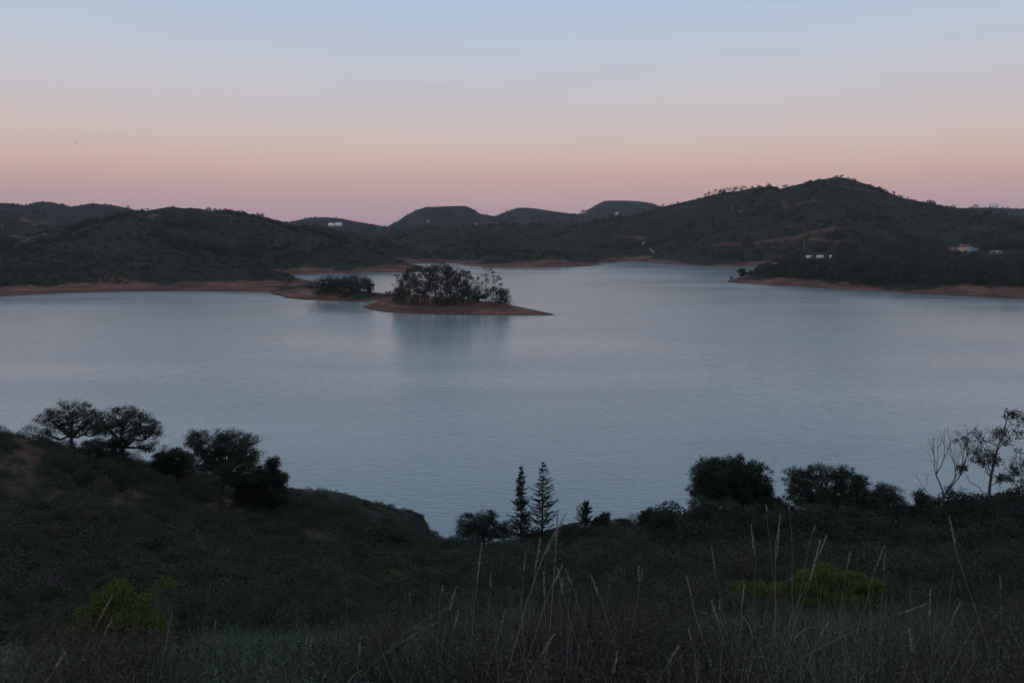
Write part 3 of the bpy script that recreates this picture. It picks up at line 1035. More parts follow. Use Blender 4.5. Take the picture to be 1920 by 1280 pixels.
def twig_mesh(rng, h=0.6):
    b = MB()
    for i in range(26):
        a = rng.uniform(0, 6.283)
        lean = rng.uniform(0.05, 0.6)
        hh = h * rng.uniform(0.5, 1.1)
        t = np.linspace(0, 1, 5)
        w = np.cumsum(rng.normal(size=(5, 2)) * 0.012, 0)
        p_ = np.c_[np.cos(a) * lean * hh * t + w[:, 0], np.sin(a) * lean * hh * t + w[:, 1], hh * t]
        b.tube(p_, np.linspace(0.0035, 0.0012, 5), 3)
        for k in range(5):
            tt = rng.uniform(0.4, 1)
            c = np.array([np.interp(tt, t, p_[:, 0]), np.interp(tt, t, p_[:, 1]), np.interp(tt, t, p_[:, 2])])
            e = c + np.array([rng.normal() * 0.05, rng.normal() * 0.05, rng.uniform(0.03, 0.11)])
            b.tube([c, (c + e) / 2 + rng.normal(size=3) * 0.006, e], [0.002, 0.0016, 0.001], 3)
            b.leaves(e + rng.normal(size=(5, 3)) * 0.012, 0.022, 0.009, rng)
    return b.mesh('twigs')


zone_scatter('dry_heath', 3600, 1.8, 16, 47, [(twig_mesh(np.random.default_rng(450 + i), 0.62), M['heath']) for i in range(4)], 0.5, 1.0,
             'purplish brown dead heath twigs in front of the meadow', mask=heath_mask, power=0.5)
zone_scatter('straw_grass', 3200, 1.6, 14, 53, [(tuft_mesh(9, 0.85, np.random.default_rng(470 + i), 0.0024, 0.3, 5, 0.35), M['grass_dry']) for i in range(4)], 0.45, 1.1,
             'thin straw-coloured grass blades scattered through the foreground', mask=lambda X, Y, Z: R.random(len(X)) < (0.06 + 0.9 * np.exp(-((pxy(X, Y, Z)[0] - 1000) / 110) ** 2) + 0.9 * np.exp(-((pxy(X, Y, Z)[0] - 1480) / 130) ** 2) + 0.4 * np.exp(-((pxy(X, Y, Z)[0] - 1700) / 150) ** 2)) * (0.8 + 1.2 * fbm(X, Y, 0.9, 2, 77)), power=0.5)
zone_scatter('lush_grass', 700, 1.6, 7, 59, [(tuft_mesh(16, 0.5, np.random.default_rng(490 + i), 0.008, 0.55, 5, 0.8), M['grass_lush']) for i in range(3)], 0.7, 1.1,
             'fresh yellow-green grass blades low in the foreground', mask=lambda X, Y, Z: (pxy(X, Y, Z)[0] > 820) & (R.random(len(X)) < 0.5), power=0.5)


# ------------------------------------------------------------------ trees
def limb_path(a, b, rng, sag=0.15, n=6):
    a, b = np.asarray(a, float), np.asarray(b, float)
    t = np.linspace(0, 1, n)[:, None]
    L = np.linalg.norm(b - a)
    mid = np.array([0, 0, L * sag])
    p_ = a + (b - a) * t + mid * (4 * t * (1 - t)) * rng.uniform(-0.6, 1.0)
    w = rng.normal(size=(n, 3)) * L * 0.035
    w[0] = 0; w[-1] = 0
    return p_ + w


def crown_tree(name, label, cat, group, px, Y, py_base, lobes, leaf=0.125, clump=0.42, per=72, fill=1.0, mat='oak_leaf', bark='bark',
               trunk_r=0.22, fork=0.35, seed=1, ground=None, flat=0.3, base=None, limb_share=0.5, depth=0.9, squash=0.65):
    """lobes are (px, py, half width, half height) of the crown as it shows; they become round volumes at distance Y"""
    rg = np.random.default_rng(seed)
    if base is None:
        gz = (ground or near_z)
        p0 = at(px, py_base, Y)
        base = np.array([p0[0], Y, gz(p0[0], Y)])
    root = empty(name, base)
    tag(root, label, cat, group)
    s = Y / (FPX * 0.98)
    L = []
    for (lx, ly, rx, ry) in lobes:
        c = at(lx, ly, Y) - base
        L.append((c, rx * s, ry * s))
    if cat == 'shrub' or name == 'small_oak':
        x0 = min(c[0] - a for c, a, b in L)
        x1 = max(c[0] + a for c, a, b in L)
        zt = min(c[2] for c, a, b in L)
        gz_ = min(zt, 0.0) * 0.5
        for q in range(3):
            L.append((np.array([x0 + (x1 - x0) * (0.22 + 0.28 * q), 0, max(zt * 0.4, 0.12)]), (x1 - x0) * 0.22, max(zt * 0.55, 0.25)))
        per = int(per * 1.35)
    cz = sum(c[2] for c, a, b in L) / len(L)
    zlo = min(c[2] - b for c, a, b in L)
    cx = sum(c[0] for c, a, b in L) / len(L)
    fz = max(0.25, min(cz * 0.9, zlo + (cz - zlo) * fork))
    fk = np.array([cx * 0.45, rg.normal() * 0.1, fz])
    tr = MB()
    tz = np.linspace(0, 1, 6)
    tp = np.c_[fk[0] * tz ** 1.3, fk[1] * tz, -0.15 + (fz + 0.15) * tz]
    tp[1:-1, :2] += rg.normal(size=(4, 2)) * trunk_r * 0.25
    tr.tube(tp, trunk_r * np.array([1.35, 1.05, 0.95, 0.88, 0.82, 0.72]), 8)
    cr = MB()
    for c, rx, rz in L:
        area = math.pi * rx * rz
        nc = max(3, int(fill * area / (clump * clump) * 1.5))
        d = rg.normal(size=(nc, 3))
        d /= np.linalg.norm(d, axis=1)[:, None]
        r = rg.uniform(0.12, 1.0, nc) ** 0.45
        r = np.where(rg.random(nc) < 0.14, rg.uniform(1.0, 1.28, nc), r)
        # leaf pads sit on the outside and the top
        cc = c + d * r[:, None] * np.array([rx - clump * 0.4, max(rx * depth - clump * 0.4, 0.2), max(rz - clump * 0.3, 0.1)])
        lead = c + np.array([0, 0, -rz * 0.2])
        mainp = limb_path(fk, lead, rg, 0.08)
        tr.tube(mainp, np.linspace(trunk_r * 0.62, trunk_r * 0.22, 6), 6)
        for q in cc:
            if rg.random() < limb_share:
                st_ = mainp[rg.integers(2, 6)]
                tr.tube(limb_path(st_, q, rg, 0.06, 5), np.linspace(trunk_r * 0.22, trunk_r * 0.05, 5), 4)
            k = int(per * rg.uniform(0.6, 1.35))
            pts = rg.normal(size=(k, 3)) * np.array([0.5, 0.5, 0.5 * squash]) * clump * rg.uniform(0.75, 1.3)
            cr.leaves(q + pts, leaf, leaf * 0.55, rg, flat=flat)
    tr.build('trunk', M[bark], root, smooth=True)
    cr.build('crown', M[mat], root)
    return root


G_OAK = None
# left spur
crown_tree('oak_tree', 'spreading oak with open lower limbs, leftmost tree on the left spur', 'tree', None, 135, 73, 848,
           [(133, 772, 42, 21), (96, 786, 26, 17), (176, 781, 22, 18), (86, 812, 17, 9), (150, 800, 40, 16), (112, 803, 22, 9), (190, 806, 18, 16)], seed=21, fork=0.1, fill=0.95, trunk_r=0.2, clump=0.40)
crown_tree('oak_tree', 'domed oak with forked trunk right beside the leftmost oak', 'tree', None, 222, 71, 872,
           [(228, 782, 38, 25), (266, 795, 34, 24), (200, 797, 24, 20), (288, 808, 18, 17), (240, 818, 40, 16), (278, 838, 22, 14), (210, 832, 18, 12)], seed=22, fork=0.30, fill=1.0, trunk_r=0.24, clump=0.40)
crown_tree('oak_tree', 'broad dark oak standing alone, right of the two joined oaks', 'tree', None, 415, 67, 932,
           [(400, 828, 52, 26), (366, 826, 24, 20), (440, 832, 40, 26), (470, 852, 24, 24), (425, 862, 55, 28), (380, 868, 32, 22), (450, 888, 48, 24)], seed=23, fork=0.3, fill=1.15, trunk_r=0.27, clump=0.42)
crown_tree('small_oak', 'low bushy tree at the right foot of the broad oak', 'tree', None, 512, 69, 930,
           [(513, 866, 15, 14), (500, 890, 30, 20), (524, 898, 20, 18), (482, 902, 28, 18), (456, 900, 26, 18)], seed=24, fork=0.2, trunk_r=0.12, clump=0.34, fill=1.3)
crown_tree('shrub', 'low rounded shrub in the gap between the domed oak and the broad oak', 'shrub', None, 325, 73, 875,
           [(322, 853, 26, 15), (345, 858, 20, 14), (300, 860, 18, 12)], seed=25, fork=0.2, trunk_r=0.08, clump=0.32, fill=1.2)
crown_tree('shrub', 'dark thicket under the two joined oaks on the left spur', 'shrub', None, 180, 70, 870,
           [(185, 842, 40, 22), (150, 858, 45, 18), (220, 855, 25, 14)], seed=26, fork=0.2, trunk_r=0.08, clump=0.36, fill=1.2)
crown_tree('shrub', 'dense dark thicket on the slope between the two left oak groups', 'shrub', None, 160, 62, 915,
           [(160, 885, 60, 30), (110, 905, 40, 22), (215, 900, 35, 24)], seed=27, fork=0.2, trunk_r=0.08, clump=0.36, fill=1.0)
crown_tree('shrub', 'black-green bush in the hollow below the end of the spur', 'shrub', None, 715, 55, 1055,
           [(705, 1018, 42, 28), (745, 1028, 34, 28), (675, 1030, 24, 20)], seed=28, fork=0.2, trunk_r=0.08, clump=0.34, fill=1.2)
# centre
crown_tree('round_tree', 'round dark tree just left of the two tall conifers', 'tree', None, 900, 80, 1035,
           [(888, 978, 34, 20), (922, 966, 14, 12), (872, 995, 20, 20), (915, 995, 32, 24), (950, 995, 22, 20), (890, 1012, 26, 16)], seed=29, fork=0.3, trunk_r=0.14, clump=0.36, fill=1.2)
crown_tree('shrub', 'small bush right beside the little pine on the shore', 'shrub', None, 1130, 88, 992, [(1130, 971, 14, 11), (1124, 980, 16, 9)], seed=30, fork=0.2, trunk_r=0.07, clump=0.3, fill=1.2)
crown_tree('shrub', 'tiny low bush on the shore, right of the bush by the little pine', 'shrub', None, 1166, 90, 987, [(1166, 981, 14, 6)], seed=31, fork=0.2, trunk_r=0.05, clump=0.26, fill=1.1)
crown_tree('shrub', 'round bush on the shore, left of the domed pine', 'shrub', None, 1215, 85, 998, [(1215, 966, 20, 15), (1222, 980, 24, 14)], seed=32, fork=0.2, trunk_r=0.09, clump=0.32, fill=1.3)
crown_tree('shrub', 'low bush between the round shore bush and the domed pine', 'shrub', None, 1252, 83, 1000, [(1250, 980, 18, 14), (1270, 988, 20, 14)], seed=33, fork=0.2, trunk_r=0.08, clump=0.32, fill=1.3)
# right
crown_tree('stone_pine', 'large smooth dome-shaped pine, tallest of the dark trees right of centre', 'tree', None, 1365, 79, 1010,
           [(1362, 890, 56, 36), (1328, 898, 32, 34), (1402, 900, 40, 34), (1425, 918, 24, 22), (1330, 925, 36, 26), (1385, 932, 60, 28), (1432, 945, 26, 22)], leaf=0.17, per=70, mat='pine_leaf', seed=34, fork=0.4, trunk_r=0.26, clump=0.38, fill=1.7, flat=0.0, squash=0.9)
crown_tree('oak_tree', 'wide grey-green tree with uneven top, right of the domed pine', 'tree', None, 1545, 76, 1010,
           [(1496, 898, 28, 22), (1538, 888, 32, 19), (1580, 893, 26, 24), (1612, 905, 20, 18), (1520, 925, 52, 30), (1590, 930, 48, 30), (1555, 950, 75, 30), (1635, 940, 30, 24)], seed=35, fork=0.35, trunk_r=0.25, clump=0.38, fill=1.35)
crown_tree('round_tree', 'small round dark tree right of the wide grey-green tree', 'tree', None, 1660, 74, 1005,
           [(1664, 924, 26, 19), (1650, 942, 36, 24), (1685, 945, 16, 18), (1640, 965, 40, 22)], seed=36, fork=0.35, trunk_r=0.15, clump=0.36, fill=1.4)
crown_tree('shrub', 'leafy young bush left of the leafless tree', 'shrub', None, 1728, 68, 1000,
           [(1726, 932, 15, 14), (1740, 955, 26, 17), (1715, 962, 18, 16)], seed=37, fork=0.3, trunk_r=0.08, clump=0.3, fill=1.2)
crown_tree('shrub', 'grey-green thicket before the domed pine', 'shrub', None, 1340, 70, 1040,
           [(1310, 958, 26, 26), (1350, 968, 50, 34), (1295, 985, 30, 28), (1400, 978, 44, 36), (1340, 1005, 60, 30)], seed=38, fork=0.2, trunk_r=0.1, clump=0.40, fill=1.25, mat='shrub_leaf')
crown_tree('shrub', 'dark thicket below the wide grey-green tree', 'shrub', None, 1500, 66, 1040,
           [(1470, 985, 50, 36), (1530, 980, 55, 36), (1590, 985, 55, 34), (1500, 1015, 70, 30)], seed=39, fork=0.2, trunk_r=0.1, clump=0.42, fill=1.2, mat='shrub_leaf')
crown_tree('shrub', 'dark thicket below the small round tree', 'shrub', None, 1680, 60, 1045,
           [(1650, 995, 45, 30), (1705, 1000, 50, 28), (1680, 1022, 65, 26)], seed=40, fork=0.2, trunk_r=0.1, clump=0.40, fill=1.2, mat='shrub_leaf')
crown_tree('shrub', 'feathery bushes at the foot of the leafless tree and the gum tree', 'shrub', None, 1800, 60, 1010,
           [(1792, 925, 26, 16), (1815, 950, 36, 18), (1780, 965, 28, 20), (1835, 935, 24, 16), (1812, 985, 50, 18)], seed=41, fork=0.3, trunk_r=0.09, clump=0.34, fill=0.6, mat='euc_leaf', per=34)
crown_tree('shrub', 'big dark thicket low on the right, under the gum tree', 'shrub', None, 1790, 50, 1070,
           [(1760, 1010, 60, 26), (1830, 1015, 60, 28), (1895, 1010, 50, 34), (1800, 1045, 80, 30)], seed=42, fork=0.2, trunk_r=0.1, clump=0.42, fill=1.2, mat='shrub_leaf')
crown_tree('shrub', 'dark bushes at the right edge, behind the foreground grass', 'shrub', None, 1880, 38, 1110,
           [(1870, 1060, 60, 35), (1800, 1080, 50, 26), (1925, 1050, 40, 36)], seed=43, fork=0.2, trunk_r=0.08, clump=0.34, leaf=0.11, fill=1.2, mat='shrub_leaf')
crown_tree('shrub', 'dark shrub between the grey-green thicket and the yellow bushes', 'shrub', None, 1590, 44, 1085,
           [(1560, 1045, 60, 30), (1630, 1050, 50, 28), (1500, 1055, 45, 24)], seed=44, fork=0.2, trunk_r=0.08, clump=0.36, leaf=0.12, fill=1.1, mat='shrub_leaf')
crown_tree('shrub', 'dark bush in the notch between the domed pine and the wide grey-green tree', 'shrub', None, 1456, 77, 1005,
           [(1452, 948, 20, 20), (1470, 965, 24, 22), (1440, 968, 24, 22)], seed=45, fork=0.2, trunk_r=0.09, clump=0.36, fill=1.4)
crown_tree('shrub', 'low dark bush right of the small round tree', 'shrub', None, 1702, 73, 1005,
           [(1700, 962, 20, 16), (1715, 975, 24, 16)], seed=46, fork=0.2, trunk_r=0.09, clump=0.34, fill=1.3)
# yellow-green bushes (broom and spurge)
YG = 'yellow-green bushes on the near slope'
crown_tree('broom_bush', 'big rounded olive-yellow bush low on the left', 'shrub', YG, 222, 15, 1248,
           [(205, 1124, 36, 26), (245, 1150, 48, 36), (178, 1165, 46, 40), (275, 1185, 44, 42), (220, 1200, 84, 38), (150, 1210, 44, 38), (290, 1225, 38, 32), (225, 1110, 30, 20), (130, 1235, 30, 26)], leaf=0.045, clump=0.13, per=60, mat='yellow_leaf', seed=50, fork=0.2, trunk_r=0.025, fill=1.3, flat=0.0, squash=1.0)
crown_tree('broom_bush', 'small olive-yellow bush behind the big one on the left', 'shrub', YG, 312, 26, 1122,
           [(308, 1096, 22, 14), (325, 1104, 20, 14)], leaf=0.06, clump=0.16, per=40, mat='yellow_leaf', seed=51, fork=0.2, trunk_r=0.02, fill=1.1)
crown_tree('broom_bush', 'olive-green bush before the black bush in the hollow', 'shrub', YG, 750, 33, 1128,
           [(740, 1088, 22, 20), (765, 1100, 26, 20), (735, 1110, 28, 18)], leaf=0.07, clump=0.19, per=42, mat='yellow_leaf', seed=52, fork=0.2, trunk_r=0.03, fill=1.0)
crown_tree('broom_bush', 'thin olive-green bush in the hollow left of the round dark tree', 'shrub', YG, 838, 44, 1092,
           [(838, 1068, 20, 16), (850, 1080, 18, 12)], leaf=0.08, clump=0.2, per=36, mat='yellow_leaf', seed=53, fork=0.2, trunk_r=0.03, fill=0.9)
crown_tree('broom_bush', 'brightest yellow-green bush, behind the tall stalks right of centre', 'shrub', YG, 1545, 22, 1150,
           [(1555, 1072, 30, 16), (1515, 1088, 34, 17), (1602, 1086, 32, 18), (1550, 1106, 66, 22), (1638, 1100, 28, 16), (1470, 1104, 24, 14)], leaf=0.05, clump=0.13, per=50, mat='yellow_leaf', seed=54, fork=0.2, trunk_r=0.025, fill=1.3)
crown_tree('broom_bush', 'low yellow-green bush left of the brightest one', 'shrub', YG, 1400, 24, 1135,
           [(1395, 1102, 30, 13), (1440, 1106, 28, 13), (1365, 1110, 20, 10)], leaf=0.05, clump=0.14, per=42, mat='yellow_leaf', seed=55, fork=0.2, trunk_r=0.02, fill=1.1)
crown_tree('broom_bush', 'fresh green leafy clump at the lower right edge', 'shrub', YG, 1895, 8, 1260,
           [(1890, 1180, 30, 26), (1915, 1195, 28, 28), (1880, 1215, 34, 26)], leaf=0.05, clump=0.09, per=26, mat='grass_lush', seed=56, fork=0.2, trunk_r=0.012, fill=0.9)


def conifer(name, label, px, Y, py_base, py_top, halfw, seed, tiers=46, lean=0.0, mat='conifer_leaf', gaps=0.12, top_tuft=False, up=0.35, leaf=0.13, shape=1.0):
    rg = np.random.default_rng(seed)
    p0 = at(px, py_base, Y)
    base = np.array([p0[0], Y, near_z(p0[0], Y)])
    H = at(px, py_top, Y)[2] - base[2]
    s = Y / FPX
    root = empty(name, base)
    tag(root, label, 'tree', None)
    tr = MB()
    t = np.linspace(0, 1, 8)
    tp = np.c_[lean * t, 0 * t, -0.2 + (H + 0.2) * t]
    tr.tube(tp, np.linspace(0.15, 0.015, 8), 8)
    cr = MB()
    for i in range(tiers):
        f = (i + rg.uniform(-0.3, 0.3)) / tiers
        z = H * (0.10 + 0.90 * max(f, 0))
        if z > H * 0.985:
            continue
        rad = halfw * s * (1 - f) ** shape * rg.uniform(0.45, 1.2)
        for k in range(rg.integers(5, 9)):
            if rg.random() < gaps:
                continue
            a = rg.uniform(0, 6.283)
            r = rad * rg.uniform(0.55, 1.15) + 0.10
            st_ = np.array([lean * z / H, 0, z])
            e = st_ + np.array([math.cos(a) * r, math.sin(a) * r, r * up * rg.uniform(0.3, 1.4) - 0.05])
            mid = (st_ + e) / 2 + np.array([0, 0, -r * 0.16])
            tt = np.linspace(0, 1, 6)[:, None]
            path = (1 - tt) ** 2 * st_ + 2 * tt * (1 - tt) * mid + tt ** 2 * e
            tr.tube(path, np.linspace(0.022, 0.006, 6), 4)
            nl = int(10 + r * 60)
            u = rg.uniform(0.25, 1.04, nl)
            c = np.c_[[np.interp(u, tt[:, 0], path[:, j]) for j in range(3)]].T
            c = c + rg.normal(size=(nl, 3)) * np.array([0.05, 0.05, 0.035])
            cr.leaves(c, leaf, leaf * 0.42, rg, axis=(e - st_) / (np.linalg.norm(e - st_) + 1e-9) + np.array([0, 0, 0.5]))
    n_t = 60 if top_tuft else 26
    c = np.c_[rg.normal(size=(n_t, 2)) * (0.10 if top_tuft else 0.04), rg.uniform(H * (0.93 if top_tuft else 0.95), H * 1.0, n_t)]
    c[:, 0] += lean
    cr.leaves(c, leaf, leaf * 0.4, rg, axis=[0, 0, 1.0])
    tr.build('trunk', M['bark'], root, smooth=True)
    cr.build('crown', M[mat], root)
    return root


conifer('conifer_tree', 'slender pointed conifer, left one of the tall pair at the shore', 977, 84, 1030, 873, 29, 61, tiers=50, gaps=0.04, shape=0.8)
conifer('conifer_tree', 'taller ragged conifer with gaps and tufted top, right one of the pair', 1016, 85, 1030, 865, 46, 62, tiers=38, gaps=0.34, top_tuft=True, lean=0.1, shape=0.85)
conifer('young_pine', 'little bushy pine alone on the shore, right of the two conifers', 1098, 88, 992, 940, 17, 63, tiers=13, gaps=0.05, mat='pine_leaf', up=1.1, leaf=0.17, shape=0.55)


def branch_tree(mb, p0, d, length, rad, depth, rg, tips, spread=0.6, split=(2, 4), bend=0.12, up=0.25):
    n_ = 5
    pts = [p0]
    dd = d.copy()
    for i in range(n_ - 1):
        dd = dd + rg.normal(size=3) * bend + np.array([0, 0, up * 0.15])
        dd /= np.linalg.norm(dd)
        pts.append(pts[-1] + dd * length / (n_ - 1))
    mb.tube(pts, np.linspace(rad, rad * 0.62, n_), 6 if rad > 0.03 else 4)
    tips.append((pts[-1], depth))
    if depth == 0:
        return
    for k in range(rg.integers(*split)):
        i = n_ - 1 if k < 2 else rg.integers(2, n_)
        nd = dd + rg.normal(size=3) * spread
        nd[2] += up
        nd /= np.linalg.norm(nd)
        branch_tree(mb, pts[i], nd, length * rg.uniform(0.6, 0.85), rad * (0.6 if k < 2 else 0.45), depth - 1, rg, tips, spread, split, bend, up)


# leafless tree
rg = np.random.default_rng(77)
p0 = at(1758, 1000, 62)
base = np.array([p0[0], 62, near_z(p0[0], 62)])
root = tag(empty('bare_tree', base), 'leafless tree with thin twigs, left of the gum tree at the right edge', 'tree')
b = MB()
tips = []
H = at(1758, 818, 62)[2] - base[2]
fk = np.array([0.25, 0, H * 0.42])
b.tube([(0, 0, -0.2), (0.05, 0, H * 0.15), (0.16, 0.03, H * 0.3), fk], [0.17, 0.14, 0.12, 0.105], 8)
for dx, dy, dz, L_ in [(-0.35, 0.1, 1, 0.33), (0.25, -0.2, 1, 0.36), (0.5, 0.25, 0.9, 0.30)]:
    d = np.array([dx, dy, dz]); d /= np.linalg.norm(d)
    branch_tree(b, fk, d, H * L_ * 0.66, 0.07, 4, rg, tips, 0.36, (2, 4), 0.08, 0.28)
branch_tree(b, np.array([0.12, 0, H * 0.36]), np.array([-0.9, 0.1, 0.55]), H * 0.2, 0.035, 2, rg, tips, 0.4, (2, 4), 0.1, 0.1)
b.build('trunk', M['bark_grey'], root, smooth=True)
cr = MB()
for q, dep in tips:
    if dep == 0 and rg.random() < 0.12:
        cr.leaves(q + rg.normal(size=(7, 3)) * 0.09, 0.12, 0.05, rg)
cr.build('dead_leaves', M['heath'], root)


def gum_tree(name, label, group, base, trunk, clumps, mat='euc_leaf', bark='bark_grey', leaf=0.16, per=150, trunk_r=0.14, seed=1, twigs=0, cat='tree', hang=0.35):
    """trunk: list of local points; clumps: (local centre, radius, squash)"""
    rg = np.random.default_rng(seed)
    root = tag(empty(name, base), label, cat, group)
    b = MB()
    T = np.array(trunk, float)
    tt = np.linspace(0, 1, len(T))
    u = np.linspace(0, 1, 10)
    P = np.c_[[np.interp(u, tt, T[:, j]) for j in range(3)]].T
    b.tube(P, np.linspace(trunk_r * 1.2, trunk_r * 0.28, 10), 7)
    cr = MB()
    for c, r, sq in clumps:
        c = np.asarray(c, float)
        # limb leaves the trunk below the clump
        zt = np.clip(c[2] - abs(c[0] - np.interp(c[2], P[:, 2], P[:, 0])) * 0.9 - 0.4 * r, P[1, 2], P[-1, 2])
        st_ = np.array([np.interp(zt, P[:, 2], P[:, 0]), np.interp(zt, P[:, 2], P[:, 1]), zt])
        b.tube(limb_path(st_, c, rg, 0.1), np.linspace(trunk_r * 0.38, trunk_r * 0.1, 6), 5)
        for k in range(twigs):
            e = c + rg.normal(size=3) * r * 1.1
            b.tube(limb_path(c, e, rg, 0.05, 4), np.linspace(trunk_r * 0.09, trunk_r * 0.03, 4), 3)
        k = int(per * rg.uniform(0.75, 1.25))
        sub = rg.normal(size=(max(4, k // 14), 3)) * np.array([0.52, 0.52, 0.52 * sq]) * r
        pts = sub[rg.integers(0, len(sub), k)] + rg.normal(size=(k, 3)) * r * 0.17
        cr.leaves(c + pts, leaf, leaf * 0.42, rg, axis=[0, 0, -hang])
    b.build('trunk', M[bark], root, smooth=True)
    cr.build('crown', M[mat], root)
    return root


def gum_px(name, label, px, py, Y, trunk_px, clump_px, **k):
    p0 = at(px, py, Y)
    base = np.array([p0[0], Y, near_z(p0[0], Y)])
    rg = np.random.default_rng(k.get('seed', 1) + 5)
    tr = [(0, 0, -0.2)] + [at(a, b_, Y) - base for a, b_ in trunk_px]
    s = Y / FPX
    cl = [(at(a, b_, Y) - base + np.array([0, rg.uniform(-1, 1) * r * s * 1.5, 0]), r * s * 1.2, sq) for a, b_, r, sq in clump_px]
    return gum_tree(name, label, None, base, tr, cl, **k)


gum_px('gum_tree', 'tall thin gum tree with leaf tufts, right of the leafless tree', 1848, 1005, 60, [(1851, 965), (1855, 930), (1857, 895), (1864, 868), (1868, 845), (1878, 822), (1884, 800), (1892, 772)],
       [(1810, 828, 12, 1.0), (1822, 848, 15, 0.9), (1842, 818, 13, 1.2), (1848, 850, 18, 0.8), (1860, 862, 12, 0.8), (1880, 818, 17, 0.9), (1892, 830, 14, 1), (1890, 774, 10, 0.8), (1835, 862, 14, 0.6), (1800, 876, 8, 0.8), (1872, 895, 9, 0.7)],
       seed=81, per=300, twigs=9, trunk_r=0.115)
gum_px('gum_tree', 'gum tree cut off by the right edge of the view', 1935, 1010, 56, [(1934, 940), (1930, 870), (1924, 810), (1922, 775)],
       [(1918, 785, 13, 1.0), (1914, 812, 12, 1.1), (1908, 860, 16, 1), (1925, 880, 18, 1), (1900, 880, 10, 0.8), (1910, 905, 17, 0.9), (1890, 895, 11, 0.6), (1896, 930, 16, 0.8), (1915, 940, 20, 1), (1880, 950, 16, 0.7), (1905, 970, 22, 0.8), (1870, 930, 12, 0.6)],
       seed=82, per=300, twigs=7, trunk_r=0.125)


# ------------------------------------------------------------------ island and spit trees
def far_tree(name, label, group, px, Y, py_top, seed, kind='gum', width=1.0, first=0.35, n=9, base=None, leaf=0.55, mat='euc_leaf', cat='tree', py_low=None):
    rg = np.random.default_rng(seed)
    x = at(px, 560, Y)[0]
    z = far_z(x, Y)
    base = np.array([x, Y, z])
    H = at(px, py_top, Y)[2] - z
    if kind == 'gum':
        cl = []
        for i in range(n):
            f = first + (1 - first) * (i + rg.uniform(0, 0.8)) / n
            spread = width * H * 0.17 * (1.25 - abs(f - 0.6)) * rg.uniform(0.2, 1.1)
            a = rg.uniform(0, 6.283)
            cl.append((np.array([math.cos(a) * spread, math.sin(a) * spread * 0.8, H * min(f, 0.97) - 0.3]), H * 0.105 * rg.uniform(0.75, 1.35), 0.65))
        tr = [(0, 0, -0.3), (rg.normal() * 0.25, 0, H * 0.35), (rg.normal() * 0.5, rg.normal() * 0.3, H * 0.7), (rg.normal() * 0.6, 0, H * 0.95)]
        return gum_tree(name, label, group, base, tr, cl, mat, 'bark_pale', leaf=leaf, per=220, trunk_r=0.22, seed=seed, cat=cat)
    # round, leafy to the ground
    cl = []
    for i in range(n):
        d = rg.normal(size=3); d /= np.linalg.norm(d)
        r = rg.uniform(0.3, 1.0) ** 0.5
        cl.append((np.array([d[0] * r * width * H * 0.42, d[1] * r * width * H * 0.36, H * (0.5 + 0.42 * d[2] * r)]), H * 0.2 * rg.uniform(0.8, 1.3), 0.8))
    tr = [(0, 0, -0.3), (rg.normal() * 0.1, 0, H * 0.3), (rg.normal() * 0.2, 0, H * 0.6), (0, 0, H * 0.85)]
    return gum_tree(name, label, group, base, tr, cl, mat, 'bark_pale' if kind == 'gum' else 'bark', leaf=leaf, per=210, trunk_r=0.16, seed=seed, cat=cat, hang=0.0)


ORD = ['first', 'second', 'third', 'fourth', 'fifth', 'sixth', 'seventh', 'eighth', 'ninth', 'tenth', 'eleventh', 'twelfth', 'thirteenth', 'fourteenth', 'fifteenth', 'sixteenth', 'seventeenth', 'eighteenth']
GI = 'gum trees on the island'
lab_mid = 'one of the tall slender gum trees crowded together on the island'
isl = [(756, 404, 512), (765, 398, 505), (777, 402, 499), (787, 396, 497), (797, 404, 502), (808, 398, 500), (818, 400, 493), (826, 396, 491), (836, 402, 496), (846, 398, 499), (855, 404, 505), (868, 400, 503), (877, 398, 507), (803, 412, 505), (842, 412, 500)]
for i, (px, Y, top) in enumerate(isl):
    lab = lab_mid
    if i == 0:
        lab = 'leftmost of the tall gum trees on the island'
    if i == 7:
        lab = 'highest gum tree in the middle of the island grove'
    if lab == lab_mid:
        lab = '%s tall gum tree from the left in the crowded island grove' % ORD[sorted(v[0] for v in isl).index(px)]
    far_tree('gum_tree', lab, GI, px, Y, top, 600 + i, n=11, first=0.33, width=1.0 if i not in (0, 1) else 1.3)
# the lone gum with the sweeping crown on the right of the grove
Yt = 396
x = at(911, 560, Yt)[0]
bz = np.array([x, Yt, far_z(x, Yt)])
gum_tree('gum_tree', 'tall gum tree with layered sweeping crown standing apart, right of the island grove', GI, bz,
         [(0, 0, -0.3), at(911, 545, Yt) - bz, at(912, 525, Yt) - bz, at(913, 505, Yt) - bz],
         [(at(a, b_, Yt) - bz + np.array([0, dy, 0]), r_ * 1.2 * Yt / FPX, 0.6) for a, b_, r_, dy in
          [(908, 503, 6, 0), (915, 504, 6, 1), (922, 507, 5, -1), (926, 511, 4, 1), (909, 517, 5, 0), (915, 521, 7, 1), (922, 525, 7, -1), (927, 519, 4, 2), (934, 519, 4, -1), (937, 523, 3, 0), (898, 521, 3, 1), (903, 530, 4, -2), (912, 528, 6, 2), (929, 528, 5, 0), (938, 533, 4, 1)]],
         'euc_leaf', 'bark_pale', leaf=0.45, per=150, trunk_r=0.22, seed=640)
GB = 'bushy trees among the island gums'
lab_b = 'one of the dark bushy trees filling the island grove under the gums'
